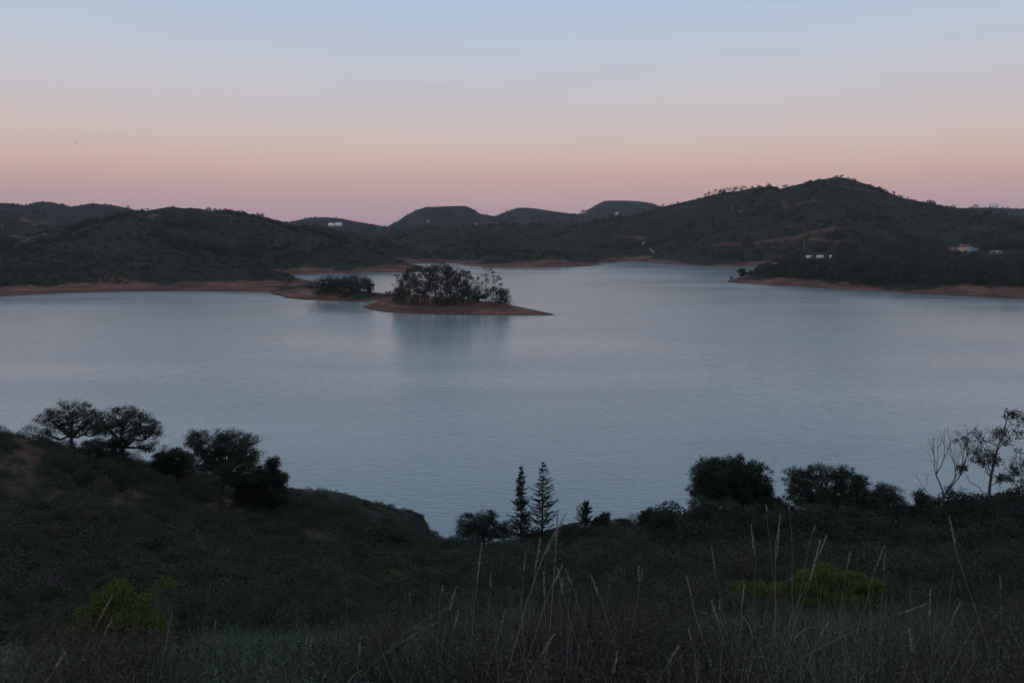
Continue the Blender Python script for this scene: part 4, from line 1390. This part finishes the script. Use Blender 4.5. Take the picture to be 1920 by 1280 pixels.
for i, (px, Y, top, w, lab) in enumerate([
        (752, 402, 528, 1.1, 'dark bushy tree at the left end of the island grove'),
        (768, 398, 525, 1.2, lab_b), (785, 405, 530, 1.1, lab_b), (815, 408, 520, 0.7, lab_b), (838, 396, 540, 1.5, lab_b), (852, 394, 538, 1.4, lab_b),
        (868, 396, 522, 1.1, lab_b), (880, 398, 515, 0.9, lab_b), (890, 400, 530, 1.1, lab_b), (897, 402, 545, 1.2, 'lowest dark bush at the right end of the main island grove'),
        (920, 398, 536, 1.1, 'dark round tree just right of the lone sweeping gum'), (935, 396, 536, 1.1, 'dark round tree second from the right end of the island'),
        (946, 394, 541, 1.2, 'rightmost dark round tree on the island'), (829, 392, 553, 2.2, 'low dark bush before the island grove')]):
    if lab == lab_b:
        lab = '%s dark bushy tree from the left under the island gums' % ORD[i]
    far_tree('bushy_tree', lab, GB, px, Y, top, 660 + i, kind='round', width=w, n=13, mat='oak_leaf', leaf=0.5)
far_tree('shrub', 'small shrub on the low neck between the spit and the island', 'shrubs beside the island', 727, 462, 545, 690, kind='round', width=1.2, n=7, mat='shrub_leaf', cat='shrub', leaf=0.4)
far_tree('shrub', 'tiny dark shrub left of the island grove', 'shrubs beside the island', 743, 420, 548, 691, kind='round', width=1.0, n=6, mat='shrub_leaf', cat='shrub', leaf=0.4)
GS = 'dark trees on the spit left of the island'
lab_s = 'one of the dark trees packed together on the spit'
for i, (px, Y, top, w, lab) in enumerate([
        (598, 462, 522, 1.3, 'leftmost dark tree on the spit'), (612, 466, 517, 1.2, lab_s), (624, 470, 515, 1.1, lab_s), (634, 464, 513, 1.1, lab_s), (646, 468, 516, 1.1, lab_s),
        (658, 470, 510, 1.0, lab_s), (670, 465, 508, 1.0, 'tallest dark tree of the clump on the spit'), (682, 466, 517, 1.1, lab_s), (692, 468, 526, 1.1, 'rightmost dark tree on the spit'),
        (640, 463, 525, 1.5, lab_s), (665, 463, 524, 1.5, lab_s), (612, 463, 528, 1.5, lab_s)]):
    if lab == lab_s:
        lab = ('%s dark tree from the left in the clump on the spit' % ORD[i]) if i < 9 else 'low dark tree at the %s of the front of the spit clump' % ('middle', 'right', 'left')[i - 9]
    far_tree('dark_tree', lab, GS, px, Y, top, 700 + i, kind='round', width=w, n=14, mat='pine_leaf', leaf=0.55)
# headland tip
far_tree('pine_tree', 'pointed pine on the tip of the right headland', 'trees on the headland tip', 1389, 640, 500, 730, kind='round', width=0.75, n=12, mat='pine_leaf', leaf=0.7)
far_tree('shrub', 'round bush right of the pine on the headland tip', 'trees on the headland tip', 1403, 642, 503, 731, kind='round', width=1.3, n=9, mat='pine_leaf', leaf=0.7, cat='shrub')
far_tree('shrub', 'tiny bush at the very point of the right headland', 'trees on the headland tip', 1371, 632, 518, 732, kind='round', width=1.3, n=6, mat='pine_leaf', leaf=0.6, cat='shrub')


# trees against the sky on the right ridge
def ridge_tree(px, py, hpx, w, label, i, group='small trees along the skyline of the right hill'):
    # stand on the crest under that pixel
    Y = np.linspace(900, 1700, 400)
    X = np.array([at(px, 400, yy)[0] for yy in Y])
    g = far_h(X, Y)
    k = int(np.argmax((g - EYE) / Y))
    base = np.array([X[k], Y[k], g[k]])
    H = hpx * Y[k] / FPX
    rg = np.random.default_rng(800 + i)
    H *= rg.uniform(0.75, 1.15)
    cl = [(np.array([rg.normal() * H * 0.3 * w, rg.normal() * H * 0.25 * w, H * rg.uniform(0.3, 0.9)]), H * rg.uniform(0.2, 0.34), 0.7) for _ in range(8)]
    return gum_tree('ridge_tree', label, group, base, [(0, 0, -0.3), (0, 0, H * 0.5), (rg.normal() * 0.2, 0, H * 0.85)], cl, 'oak_leaf', 'bark', leaf=0.9, per=40, trunk_r=0.2, seed=800 + i)


lab_r = 'one of the small trees lined up along the right hill skyline'
for i, (px, h, w, lab) in enumerate([(1243, 5, 1.2, 'lowest small tree on the left shoulder of the right hill'), (1270, 4, 1, lab_r), (1322, 6, 0.6, lab_r), (1329, 8, 1.0, lab_r), (1340, 9, 1.0, lab_r), (1348, 9, 1.1, lab_r), (1355, 10, 1.1, lab_r),
                                     (1366, 8, 1.0, lab_r), (1374, 9, 1.2, lab_r), (1379, 10, 0.9, lab_r), (1388, 9, 0.7, 'slim tree standing alone on the right hill skyline'), (1396, 6, 1.0, lab_r), (1407, 4, 1.0, lab_r), (1419, 4, 1, lab_r),
                                     (1565, 4, 1.2, 'left of two bushes on the summit of the right hill'), (1573, 5, 1.2, 'right of two bushes on the summit of the right hill'), (1673, 6, 1.0, lab_r), (1689, 5, 1.0, 'last small tree down the right flank of the right hill')]):
    if lab == lab_r:
        lab = '%s small tree from the left along the skyline of the right hill' % ORD[i]
    ridge_tree(px, 0, h, w, lab, i)

# ------------------------------------------------------------------ buildings
def gable_house(name, label, base, w, d, h, roof_h, rz=0.0, wall='white_wall', roof='red_roof', windows=2, door=True, chimney=False, group='houses on the far hills', cat='house'):
    root = tag(empty(name, base, rz), label, cat, group)
    b = MB(); b.box((0, 0, h / 2 - 0.5), (w, d, h + 1.0)); b.build('wall', M[wall], root)
    o = 0.35
    b = MB()
    z0, z1 = h, h + roof_h
    b.add([(-w / 2 - o, -d / 2 - o, z0), (w / 2 + o, -d / 2 - o, z0), (w / 2 + o, d / 2 + o, z0), (-w / 2 - o, d / 2 + o, z0), (-w / 2 + roof_h * 0.8, 0, z1), (w / 2 - roof_h * 0.8, 0, z1)],
          [[0, 1, 5, 4], [2, 3, 4, 5], [3, 0, 4, 4], [1, 2, 5, 5]])
    rf = b.build('roof', M[roof], root)
    b = MB()
    b.box((0, 0, h + 0.02), (w + 2 * o, d + 2 * o, 0.16)); b.build('eaves', M[roof], root)
    if chimney:
        b = MB(); b.box((-w * 0.28, 0.3, h + roof_h * 0.8), (0.9, 0.9, roof_h * 1.1)); b.build('chimney', M['cream_wall'], rf)
    n = windows + (1 if door else 0)
    for i in range(n):
        xx = -w / 2 + w * (i + 0.5) / n
        if door and i == n // 2:
            b = MB(); b.box((xx, -d / 2 - 0.02, 1.05), (1.0, 0.12, 2.1)); b.build('door', M['timber'], root)
        else:
            b = MB(); b.box((xx, -d / 2 - 0.02, h * 0.55), (1.1, 0.12, 1.25)); wo = b.build('window', M['glass'], root)
            b = MB(); b.box((xx, -d / 2 - 0.06, h * 0.55 - 0.7), (1.3, 0.2, 0.1)); b.build('sill', M['concrete'], wo)
    return root


def place(px, py):
    return hit(px, py)


hp = place(1808, 470)
gable_house('farm_house', 'cream farmhouse with red hipped roof and chimney among the headland trees', hp, 13.0, 8, 3.6, 2.6, rz=0.12, wall='cream_wall', windows=4, chimney=True, group=None)
lp = hp + np.array([-9.0, 3.0, 0.2])
gable_house('lean_to', 'low dark-roofed outbuilding at the left end of the cream farmhouse', np.array([lp[0], lp[1], far_z(lp[0], lp[1])]), 7.5, 6, 2.3, 1.4, rz=0.12, wall='stone', roof='red_roof', windows=1, group=None, cat='outbuilding')
tp = hp + np.array([10.2, -2.0, 0])
root = tag(empty('blue_shed', np.array([tp[0], tp[1], far_z(tp[0], tp[1])])), 'bright blue sheeted shed at the right end of the cream farmhouse', 'shed')
b = MB(); b.box((0, 0, 1.0), (7.4, 4.0, 2.6)); b.build('wall', M['blue'], root)
b = MB(); b.box((0, 0, 2.42), (7.9, 4.5, 0.22)); b.build('roof', M['blue'], root)
b = MB(); b.box((1.6, -2.02, 0.9), (1.6, 0.1, 1.8)); b.build('door', M['timber'], root)
sp = place(1818, 475)
gable_house('stone_hut', 'small grey stone hut below the cream farmhouse', sp, 3.2, 3, 2.2, 0.9, wall='stone', roof='grey_roof', windows=1, door=True, group=None, cat='hut')
bp_ = place(1866, 476)
gable_house('barn', 'low pale-roofed barn right of the blue shed', bp_, 9, 5, 1.8, 1.3, rz=-0.2, wall='stone', roof='grey_roof', windows=1, group=None, cat='barn')
# distant white houses
for px, py, w, h, lab in [(621, 424, 11, 4, 'left of two white houses on the far left-centre hill'), (634.5, 424, 14, 5, 'right of two white houses on the far left-centre hill, wider and brighter'),
                          (803, 416, 6, 3, 'pale house low on the first flat-topped hill'), (893, 421, 5, 3, 'tiny pale house below the flat-topped hills'),
                          (1094, 400.5, 9, 5, 'tiny pale house on the saddle left of the rightmost table hill'), (1157, 404, 8, 6, 'pale house at the foot of the rightmost table hill'),
                          (1863, 389, 16, 6, 'white house with steep roof on the skyline at far right'), (1829, 389, 8, 3.5, 'small white house left of the steep-roofed one on the skyline at far right')]:
    q = place(px, py)
    k = max(1.0, q[1] / 1400)
    gable_house('white_house', lab, q, w * k * 0.85, 8, h * k * 0.8, 2.2 * k, roof='white_wall' if px in (621, 634.5, 1863) else 'red_roof', windows=2, wall='cream_wall' if px in (803, 893, 1094, 1157) else 'white_wall', group='white houses on the distant hills')
# hut with flat roof by the tall pole
q = place(1389, 399)
root = tag(empty('hill_hut', q), 'flat-roofed open hut beside the pale pole on the right hill', 'hut')
b = MB(); b.box((0, 0.8, 1.2), (5.0, 2.6, 3.2)); b.build('wall', M['stone'], root)
b = MB(); b.box((0, 0, 3.0), (8.0, 5.5, 0.35)); b.build('roof', M['grey_roof'], root)
for sx in (-3.5, 3.5):
    b = MB(); b.box((sx, -2.3, 1.3), (0.3, 0.3, 3.4)); b.build('post', M['timber'], root)
# intake tower and chute by the far shore
q = place(1206, 462)
root = tag(empty('intake_tower', q), 'pale concrete tower above the far inlet', 'tower')
b = MB(); b.box((0, 0, 2.2), (3.6, 3.6, 7.0), taper=0.9); b.build('shaft', M['concrete'], root)
b = MB(); b.box((0, 0, 5.9), (4.2, 4.2, 0.5)); b.build('cap', M['concrete'], root)
b = MB(); b.box((0, -1.75, 3.6), (0.9, 0.12, 1.4)); b.build('window', M['glass'], root)
qa, qb = place(1218, 467), place(1226, 474)
root = tag(empty('concrete_chute', qb), 'pale concrete channel running down to the far inlet', 'channel')
b = MB()
for f in np.linspace(0, 1, 9):
    c = qa + (qb - qa) * f
    c[2] = far_z(c[0], c[1])
    b.box(c - qb + np.array([0, 0, 0.3]), (2.2, abs(qa[1] - qb[1]) / 8 + 1.5, 1.0))
b.build('bed', M['concrete'], root)


# ------------------------------------------------------------------ poles
def pole(px, py_base, py_top, label, i):
    q = place(px, py_base)
    H = (py_base - py_top) * q[1] / FPX
    root = tag(empty('utility_pole', q), label, 'pole', 'power line poles on the hills')
    b = MB(); b.tube([(0, 0, -0.5), (0, 0, H * 0.5), (0, 0, H)], [0.26, 0.22, 0.17], 8); b.build('post', M['pole'], root)
    b = MB(); b.box((0, 0, H * 0.93), (2.6, 0.14, 0.16)); b.build('crossarm', M['pole'], root)
    for sx in (-1.15, 0, 1.15):
        b = MB(); b.tube([(sx, 0, H * 0.93 + 0.1), (sx, 0, H * 0.93 + 0.55)], [0.09, 0.06], 6); b.build('insulator', M['insulator'], root)


for i, (px, a, c, lab) in enumerate([(1372, 400, 379, 'tall pale pole in the middle of the right hill slope'), (1553, 350, 333, 'pale pole just left of the right hill summit'), (1668, 375, 357, 'thin pole on the right flank of the right hill'),
                                     (935, 431, 418, 'pale pole on the low ridge in the centre'), (1046, 429, 420, 'short pole on the low ridge right of the centre one'), (5, 432, 416, 'pale pole at the left edge of the far hills'), (1507, 474, 452, 'thin pole above the white motorhomes')]):
    pole(px, a, c, lab, i)


# ------------------------------------------------------------------ motorhomes on the headland
def motorhome(px, py, L, H, label, i, rz=0.0, cab=1):
    q = place(px, py)
    root = tag(empty('motorhome', q, rz), label, 'motorhome', 'white motorhomes parked on the headland')
    b = MB(); b.box((0, 0, 0.55 + H / 2), (L * 0.78, 2.2, H), taper=0.97); b.build('body', M['white_paint'], root)
    b = MB(); b.box((cab * L * 0.43, 0, 0.55 + H * 0.28), (L * 0.2, 2.0, H * 0.55), taper=0.85); cb = b.build('cab', M['white_paint'], root)
    b = MB(); b.box((cab * L * 0.36, 0, 0.55 + H * 0.8), (L * 0.2, 2.15, H * 0.38)); b.build('overcab', M['white_paint'], root)
    b = MB(); b.box((cab * L * 0.44, -0.98, 0.55 + H * 0.40), (L * 0.12, 0.1, H * 0.2)); b.build('cab_window', M['glass'], cb)
    for xx in (-0.22, 0.12):
        b = MB(); b.box((xx * L, -1.1, 0.55 + H * 0.62), (L * 0.16, 0.1, H * 0.22)); b.build('window', M['glass'], root)
    for xx in (-0.25, 0.36):
        for yy in (-0.95, 0.95):
            b = MB(); b.tube([(cab * xx * L, yy - 0.12, 0.36), (cab * xx * L, yy + 0.12, 0.36)], [0.36, 0.36], 12); w = b.build('wheel', M['tyre'], root)
            b = MB(); b.tube([(cab * xx * L, yy - 0.14, 0.36), (cab * xx * L, yy + 0.14, 0.36)], [0.17, 0.17], 8); b.build('rim', M['concrete'], w)


motorhome(1516, 485, 6.8, 3.0, 'white motorhome on the left of the three on the headland', 0)
motorhome(1538, 485, 8.0, 3.1, 'longest white motorhome, middle of the three on the headland', 1, cab=-1)
motorhome(1557, 484.5, 5.2, 2.9, 'white motorhome on the right, half hidden, smallest of the three', 2, rz=1.1)

# ------------------------------------------------------------------ the bird in the sky
bpos = at(141, 267.5, 150)
root = tag(empty('bird', bpos, 0.5), 'small dark bird flying alone in the pink sky at left', 'bird')
b = MB()
xs = np.linspace(-0.2, 0.2, 9)
b.tube([(x_, 0, 0.02 * math.cos(x_ * 6)) for x_ in xs], [0.006, 0.025, 0.04, 0.05, 0.052, 0.045, 0.034, 0.026, 0.006], 8)
for sy in (-1, 1):   # wings and tail grow out of the same mesh
    w = [(0.07, 0.03 * sy, 0.03), (-0.06, 0.03 * sy, 0.03), (0.10, 0.20 * sy, 0.10), (-0.03, 0.20 * sy, 0.10), (0.03, 0.38 * sy, 0.07), (-0.05, 0.36 * sy, 0.065)]
    b.add(w, [[0, 1, 3, 2], [2, 3, 5, 4]])
b.add([(-0.18, -0.02, 0.01), (-0.18, 0.02, 0.01), (-0.30, 0.05, 0.01), (-0.30, -0.05, 0.01)], [[0, 1, 2, 3]])
b.build('body', M['bird'], root)


# ------------------------------------------------------------------ dry grass stalks in the foreground
def stalk(tip, base_px, Y, label, seed, head=0.16, bend=0.0, rad=0.0026, mat='stalk', leaf=False):
    rg = np.random.default_rng(seed)
    T = at(tip[0], tip[1], Y)
    low = at(base_px, 1245, Y)
    sl = (low - T) / (low[2] - T[2])
    bx = low[0]
    for _ in range(4):
        bx = T[0] + sl[0] * (near_z(bx, Y) - T[2])
    dy = rg.uniform(-0.12, 0.12)
    base = np.array([bx, Y + dy, near_z(bx, Y + dy)])
    root = tag(empty('grass_stalk', base), label, 'grass stalk', 'dry grass stalks in the foreground')
    e = T - base
    n_ = 12
    t = np.linspace(0, 1, n_)
    sag = bend * np.linalg.norm(e)
    P = np.c_[e[0] * (t ** (1.0 + 0.5 * abs(bend) * 4)) , e[1] * t, e[2] * t + sag * 4 * t * (1 - t) * 0.6]
    P[1:-1, 0] += np.cumsum(rg.normal(size=n_ - 2)) * 0.004
    P[0, 2] -= 0.03
    b = MB(); b.tube(P, np.linspace(rad * 1.25, rad * 0.55, n_), 5); b.build('stem', M[mat], root, smooth=True)
    if head > 0:
        b = MB()
        L = head
        d = P[-1] - P[-3]; d /= np.linalg.norm(d)
        tot = int(110 * head / 0.16)
        f = rg.uniform(0, 1, tot)
        prof = np.sin(np.clip(f, 0.02, 1) * math.pi) ** 0.6 * (0.0030 + 0.0022 * rg.random()) + 0.0008
        prof *= 0.75 + 0.5 * np.sin(f * 26 + seed) ** 2
        c0 = P[-1] - d * L * 0.85
        off = rg.normal(size=(tot, 3)); off -= d * (off @ d)[:, None]
        off /= np.linalg.norm(off, axis=1)[:, None]
        c = c0 + d * (f * L)[:, None] + off * (prof * rg.uniform(0.2, 1, tot))[:, None]
        b.leaves(c, 0.012, 0.0036, rg, axis=d * 1.5)
        b.build('seed_head', M['seed'], root)
    if leaf:
        b = MB()
        for k in range(2):
            i0 = rg.integers(2, 6)
            a = rg.uniform(0, 6.28)
            tt = np.linspace(0, 1, 6)
            LL = rg.uniform(0.2, 0.4)
            c = P[i0] + np.c_[np.cos(a) * LL * tt, np.sin(a) * LL * tt, LL * (0.9 * tt - 1.1 * tt ** 2)]
            w = 0.004 * (1 - tt * 0.9)
            v = np.empty((12, 3)); v[0::2] = c - np.c_[-np.sin(a) * w, np.cos(a) * w, 0 * w]; v[1::2] = c + np.c_[-np.sin(a) * w, np.cos(a) * w, 0 * w]
            b.add(v, [[2 * q_, 2 * q_ + 1, 2 * q_ + 3, 2 * q_ + 2] for q_ in range(5)])
        b.build('leaf_blade', M['grass_dry'], root)
    return root


S_ANY = 'thin dry grass stalk among the many in the foreground grass'
ST = [((902, 1028), 884, 4.0, 'straight dry stalk with knotted seed head left of the conifers, before the round tree', 0.24, 0, 1),
      ((1045, 968), 1022, 3.6, 'tallest upright dry stalk in front of the right conifer', 0.20, 0, 1),
      ((1056, 972), 962, 3.6, 'tall dry stalk leaning right across the tallest stalk by the conifers', 0.26, 0.05, 1),
      ((1012, 1016), 984, 3.9, 'dry stalk with plump seed head below the left conifer', 0.2, 0, 0), ((985, 1040), 973, 5.2, 'thin stalk just behind the plump seed head below the left conifer', 0.16, 0, 0),
      ((1020, 1078), 1021, 3.8, 'short upright seed head at the foot of the crossing stalks', 0.16, 0, 0), ((1053, 1062), 985, 3.7, 'dry stalk leaning right with broken forked top', 0.14, 0, 1),
      ((1046, 1068), 1092, 3.9, 'dry stalk leaning left whose top crosses the broken one', 0.14, 0.03, 0), ((1062, 1070), 1110, 4.0, 'stalk bent right, low between the crossing stalks and the little pine', 0.1, 0.06, 0), ((1055, 1085), 1058, 4.2, 'small upright stalk right behind the broken forked top', 0.12, 0, 0),
      ((1110, 1082), 1158, 3.8, 'dry stalk bending left between the conifers and the domed pine', 0.12, 0.02, 0), ((1198, 1064), 1184, 4.2, 'short stalk with two seed heads left of the domed pine', 0.1, 0, 0), ((1204, 1070), 1176, 4.2, 'shorter twin leaning off the stalk with two seed heads', 0.07, 0, 0),
      ((1288, 1082), 1332, 3.6, 'long dry stalk leaning left below the grey-green thicket', 0.13, 0.02, 1), ((1335, 1030), 1374, 4.6, 'dry stalk leaning left in front of the domed pine thicket', 0.17, 0.02, 0),
      ((1409, 991), 1402, 4.4, 'upright stalk with seed head before the right side of the domed pine', 0.2, 0, 0), ((1336, 1132), 1372, 3.4, 'short stalk low before the grey-green thicket, leaning left', 0.12, 0, 0), ((1395, 1100), 1384, 4.0, 'upright stalk low before the low yellow-green bush', 0.14, 0, 0), ((1349, 1125), 1350, 4.4, 'slim stalk low left of the low yellow-green bush', 0.08, 0, 0),
      ((1462, 976), 1456, 3.6, 'thickest pale stalk, rising straight before the wide grey-green tree', 0.26, 0, 1), ((1436, 946), 1462, 4.0, 'thin stalk with tiny top left of the thickest pale stalk', 0.05, -0.02, 0), ((1480, 950), 1482, 4.1, 'thin stalk with tiny flat top right of the thickest pale stalk', 0.04, 0, 0),
      ((1528, 985), 1476, 4.1, 'thin bent twig leaning right of the thickest pale stalk', 0.05, 0.05, 0), ((1548, 1008), 1462, 4.0, 'dry stalk leaning far right behind the thickest pale stalk', 0.14, 0.02, 0), ((1535, 1024), 1470, 3.6, 'dry stalk with long seed head leaning right of the thickest pale stalk', 0.24, 0, 0),
      ((1593, 1037), 1572, 4.1, 'upright stalk before the brightest yellow-green bush', 0.12, 0, 0), ((1656, 1027), 1588, 4.0, 'slanting stalk right of the brightest yellow-green bush', 0.14, 0, 0), ((1659, 1040), 1653, 4.3, 'upright twin beside the slanting stalk right of the brightest bush', 0.12, 0, 0), ((1592, 1082), 1640, 4.4, 'headless stem leaning left across the brightest yellow-green bush', 0, 0, 0),
      ((1781, 974), 1846, 3.4, 'tall thin stalk leaning left, before the gum trees at right', 0.16, 0.02, 0), ((1730, 1134), 1560, 3.6, 'stalk lying almost level, arching to the right', 0.16, 0.10, 0), ((1744, 1112), 1752, 3.6, 'pale upright stalk right of centre of the lower right corner', 0.16, 0, 0),
      ((1706, 1185), 1720, 3.0, 'short stalk left of the pale upright stalk at lower right', 0.12, 0, 0), ((1798, 1135), 1735, 3.6, 'stalk leaning right, right of the pale upright stalk at lower right', 0.1, 0.03, 0), ((1550, 1170), 1520, 3.2, 'short stalk right of the thickest pale stalk, near the ground', 0.08, 0, 0), ((1875, 1080), 1866, 4.4, 'short stalk low before the dark bushes at the right edge', 0.1, 0, 0),
      ((947, 1145), 916, 3.4, 'short pale seed head left of the crossing stalks', 0.09, 0, 0), ((920, 1080), 906, 4.6, 'thin stalk just right of the straight knotted one', 0.1, 0, 0), ((854, 1105), 826, 3.8, 'dry stalk left of the straight knotted one', 0.16, 0, 0), ((830, 1098), 823, 4.2, 'thin upright stalk farthest left of the group by the knotted one', 0.06, 0, 0), ((858, 1148), 838, 3.6, 'short seed head below the stalk left of the knotted one', 0.1, 0, 0),
      ((842, 1137), 752, 3.9, 'thin stem arching right, left of the knotted stalk', 0, 0.16, 0), ((822, 1166), 750, 3.7, 'lower of two stems arching right, left of the knotted stalk', 0, 0.14, 0), ((1036, 1193), 1004, 3.0, 'short stalk at the bottom, right of the crossing stalks', 0.12, 0, 0), ((1157, 1224), 1154, 2.9, 'very short seed head at the bottom, right of the centre', 0.1, 0, 0), ((1270, 1214), 1254, 3.0, 'very short seed head at the bottom below the domed pine', 0.1, 0, 0), ((1292, 1180), 1310, 3.2, 'small stalk leaning left at the bottom below the domed pine', 0.06, 0, 0),
      ((207, 1122), 160, 4.0, 'long stalk leaning right in front of the big yellow bush', 0.2, 0.03, 0), ((208, 1163), 176, 4.0, 'shorter stalk leaning right in front of the big yellow bush', 0.14, 0.02, 0), ((120, 1226), 108, 3.2, 'short bent stalk at the lower left corner', 0.1, 0.02, 0),
      ((586, 1194), 582, 3.4, 'short upright stalk at the bottom, left of centre', 0.06, 0, 0), ((675, 1206), 668, 3.2, 'short upright stalk at the bottom below the dark hollow bush', 0.07, 0, 0), ((404, 1165), 388, 4.4, 'thin stalk right of the big yellow bush', 0.06, 0, 0), ((768, 1112), 760, 4.8, 'thin stalk before the olive-green bush in the hollow', 0.06, 0, 0), ((575, 1195), 565, 3.8, 'slightly bent stalk at the bottom, left of its upright twin', 0.05, 0.02, 0)]
for i, (tip, bx, Y, lab, head, bend, big) in enumerate(ST):
    stalk(tip, bx, Y, lab, 900 + i, head * 0.85, bend, 0.0022 if big else 0.0014, 'stalk' if i % 5 else 'stalk_green', leaf=(i % 3 == 0))
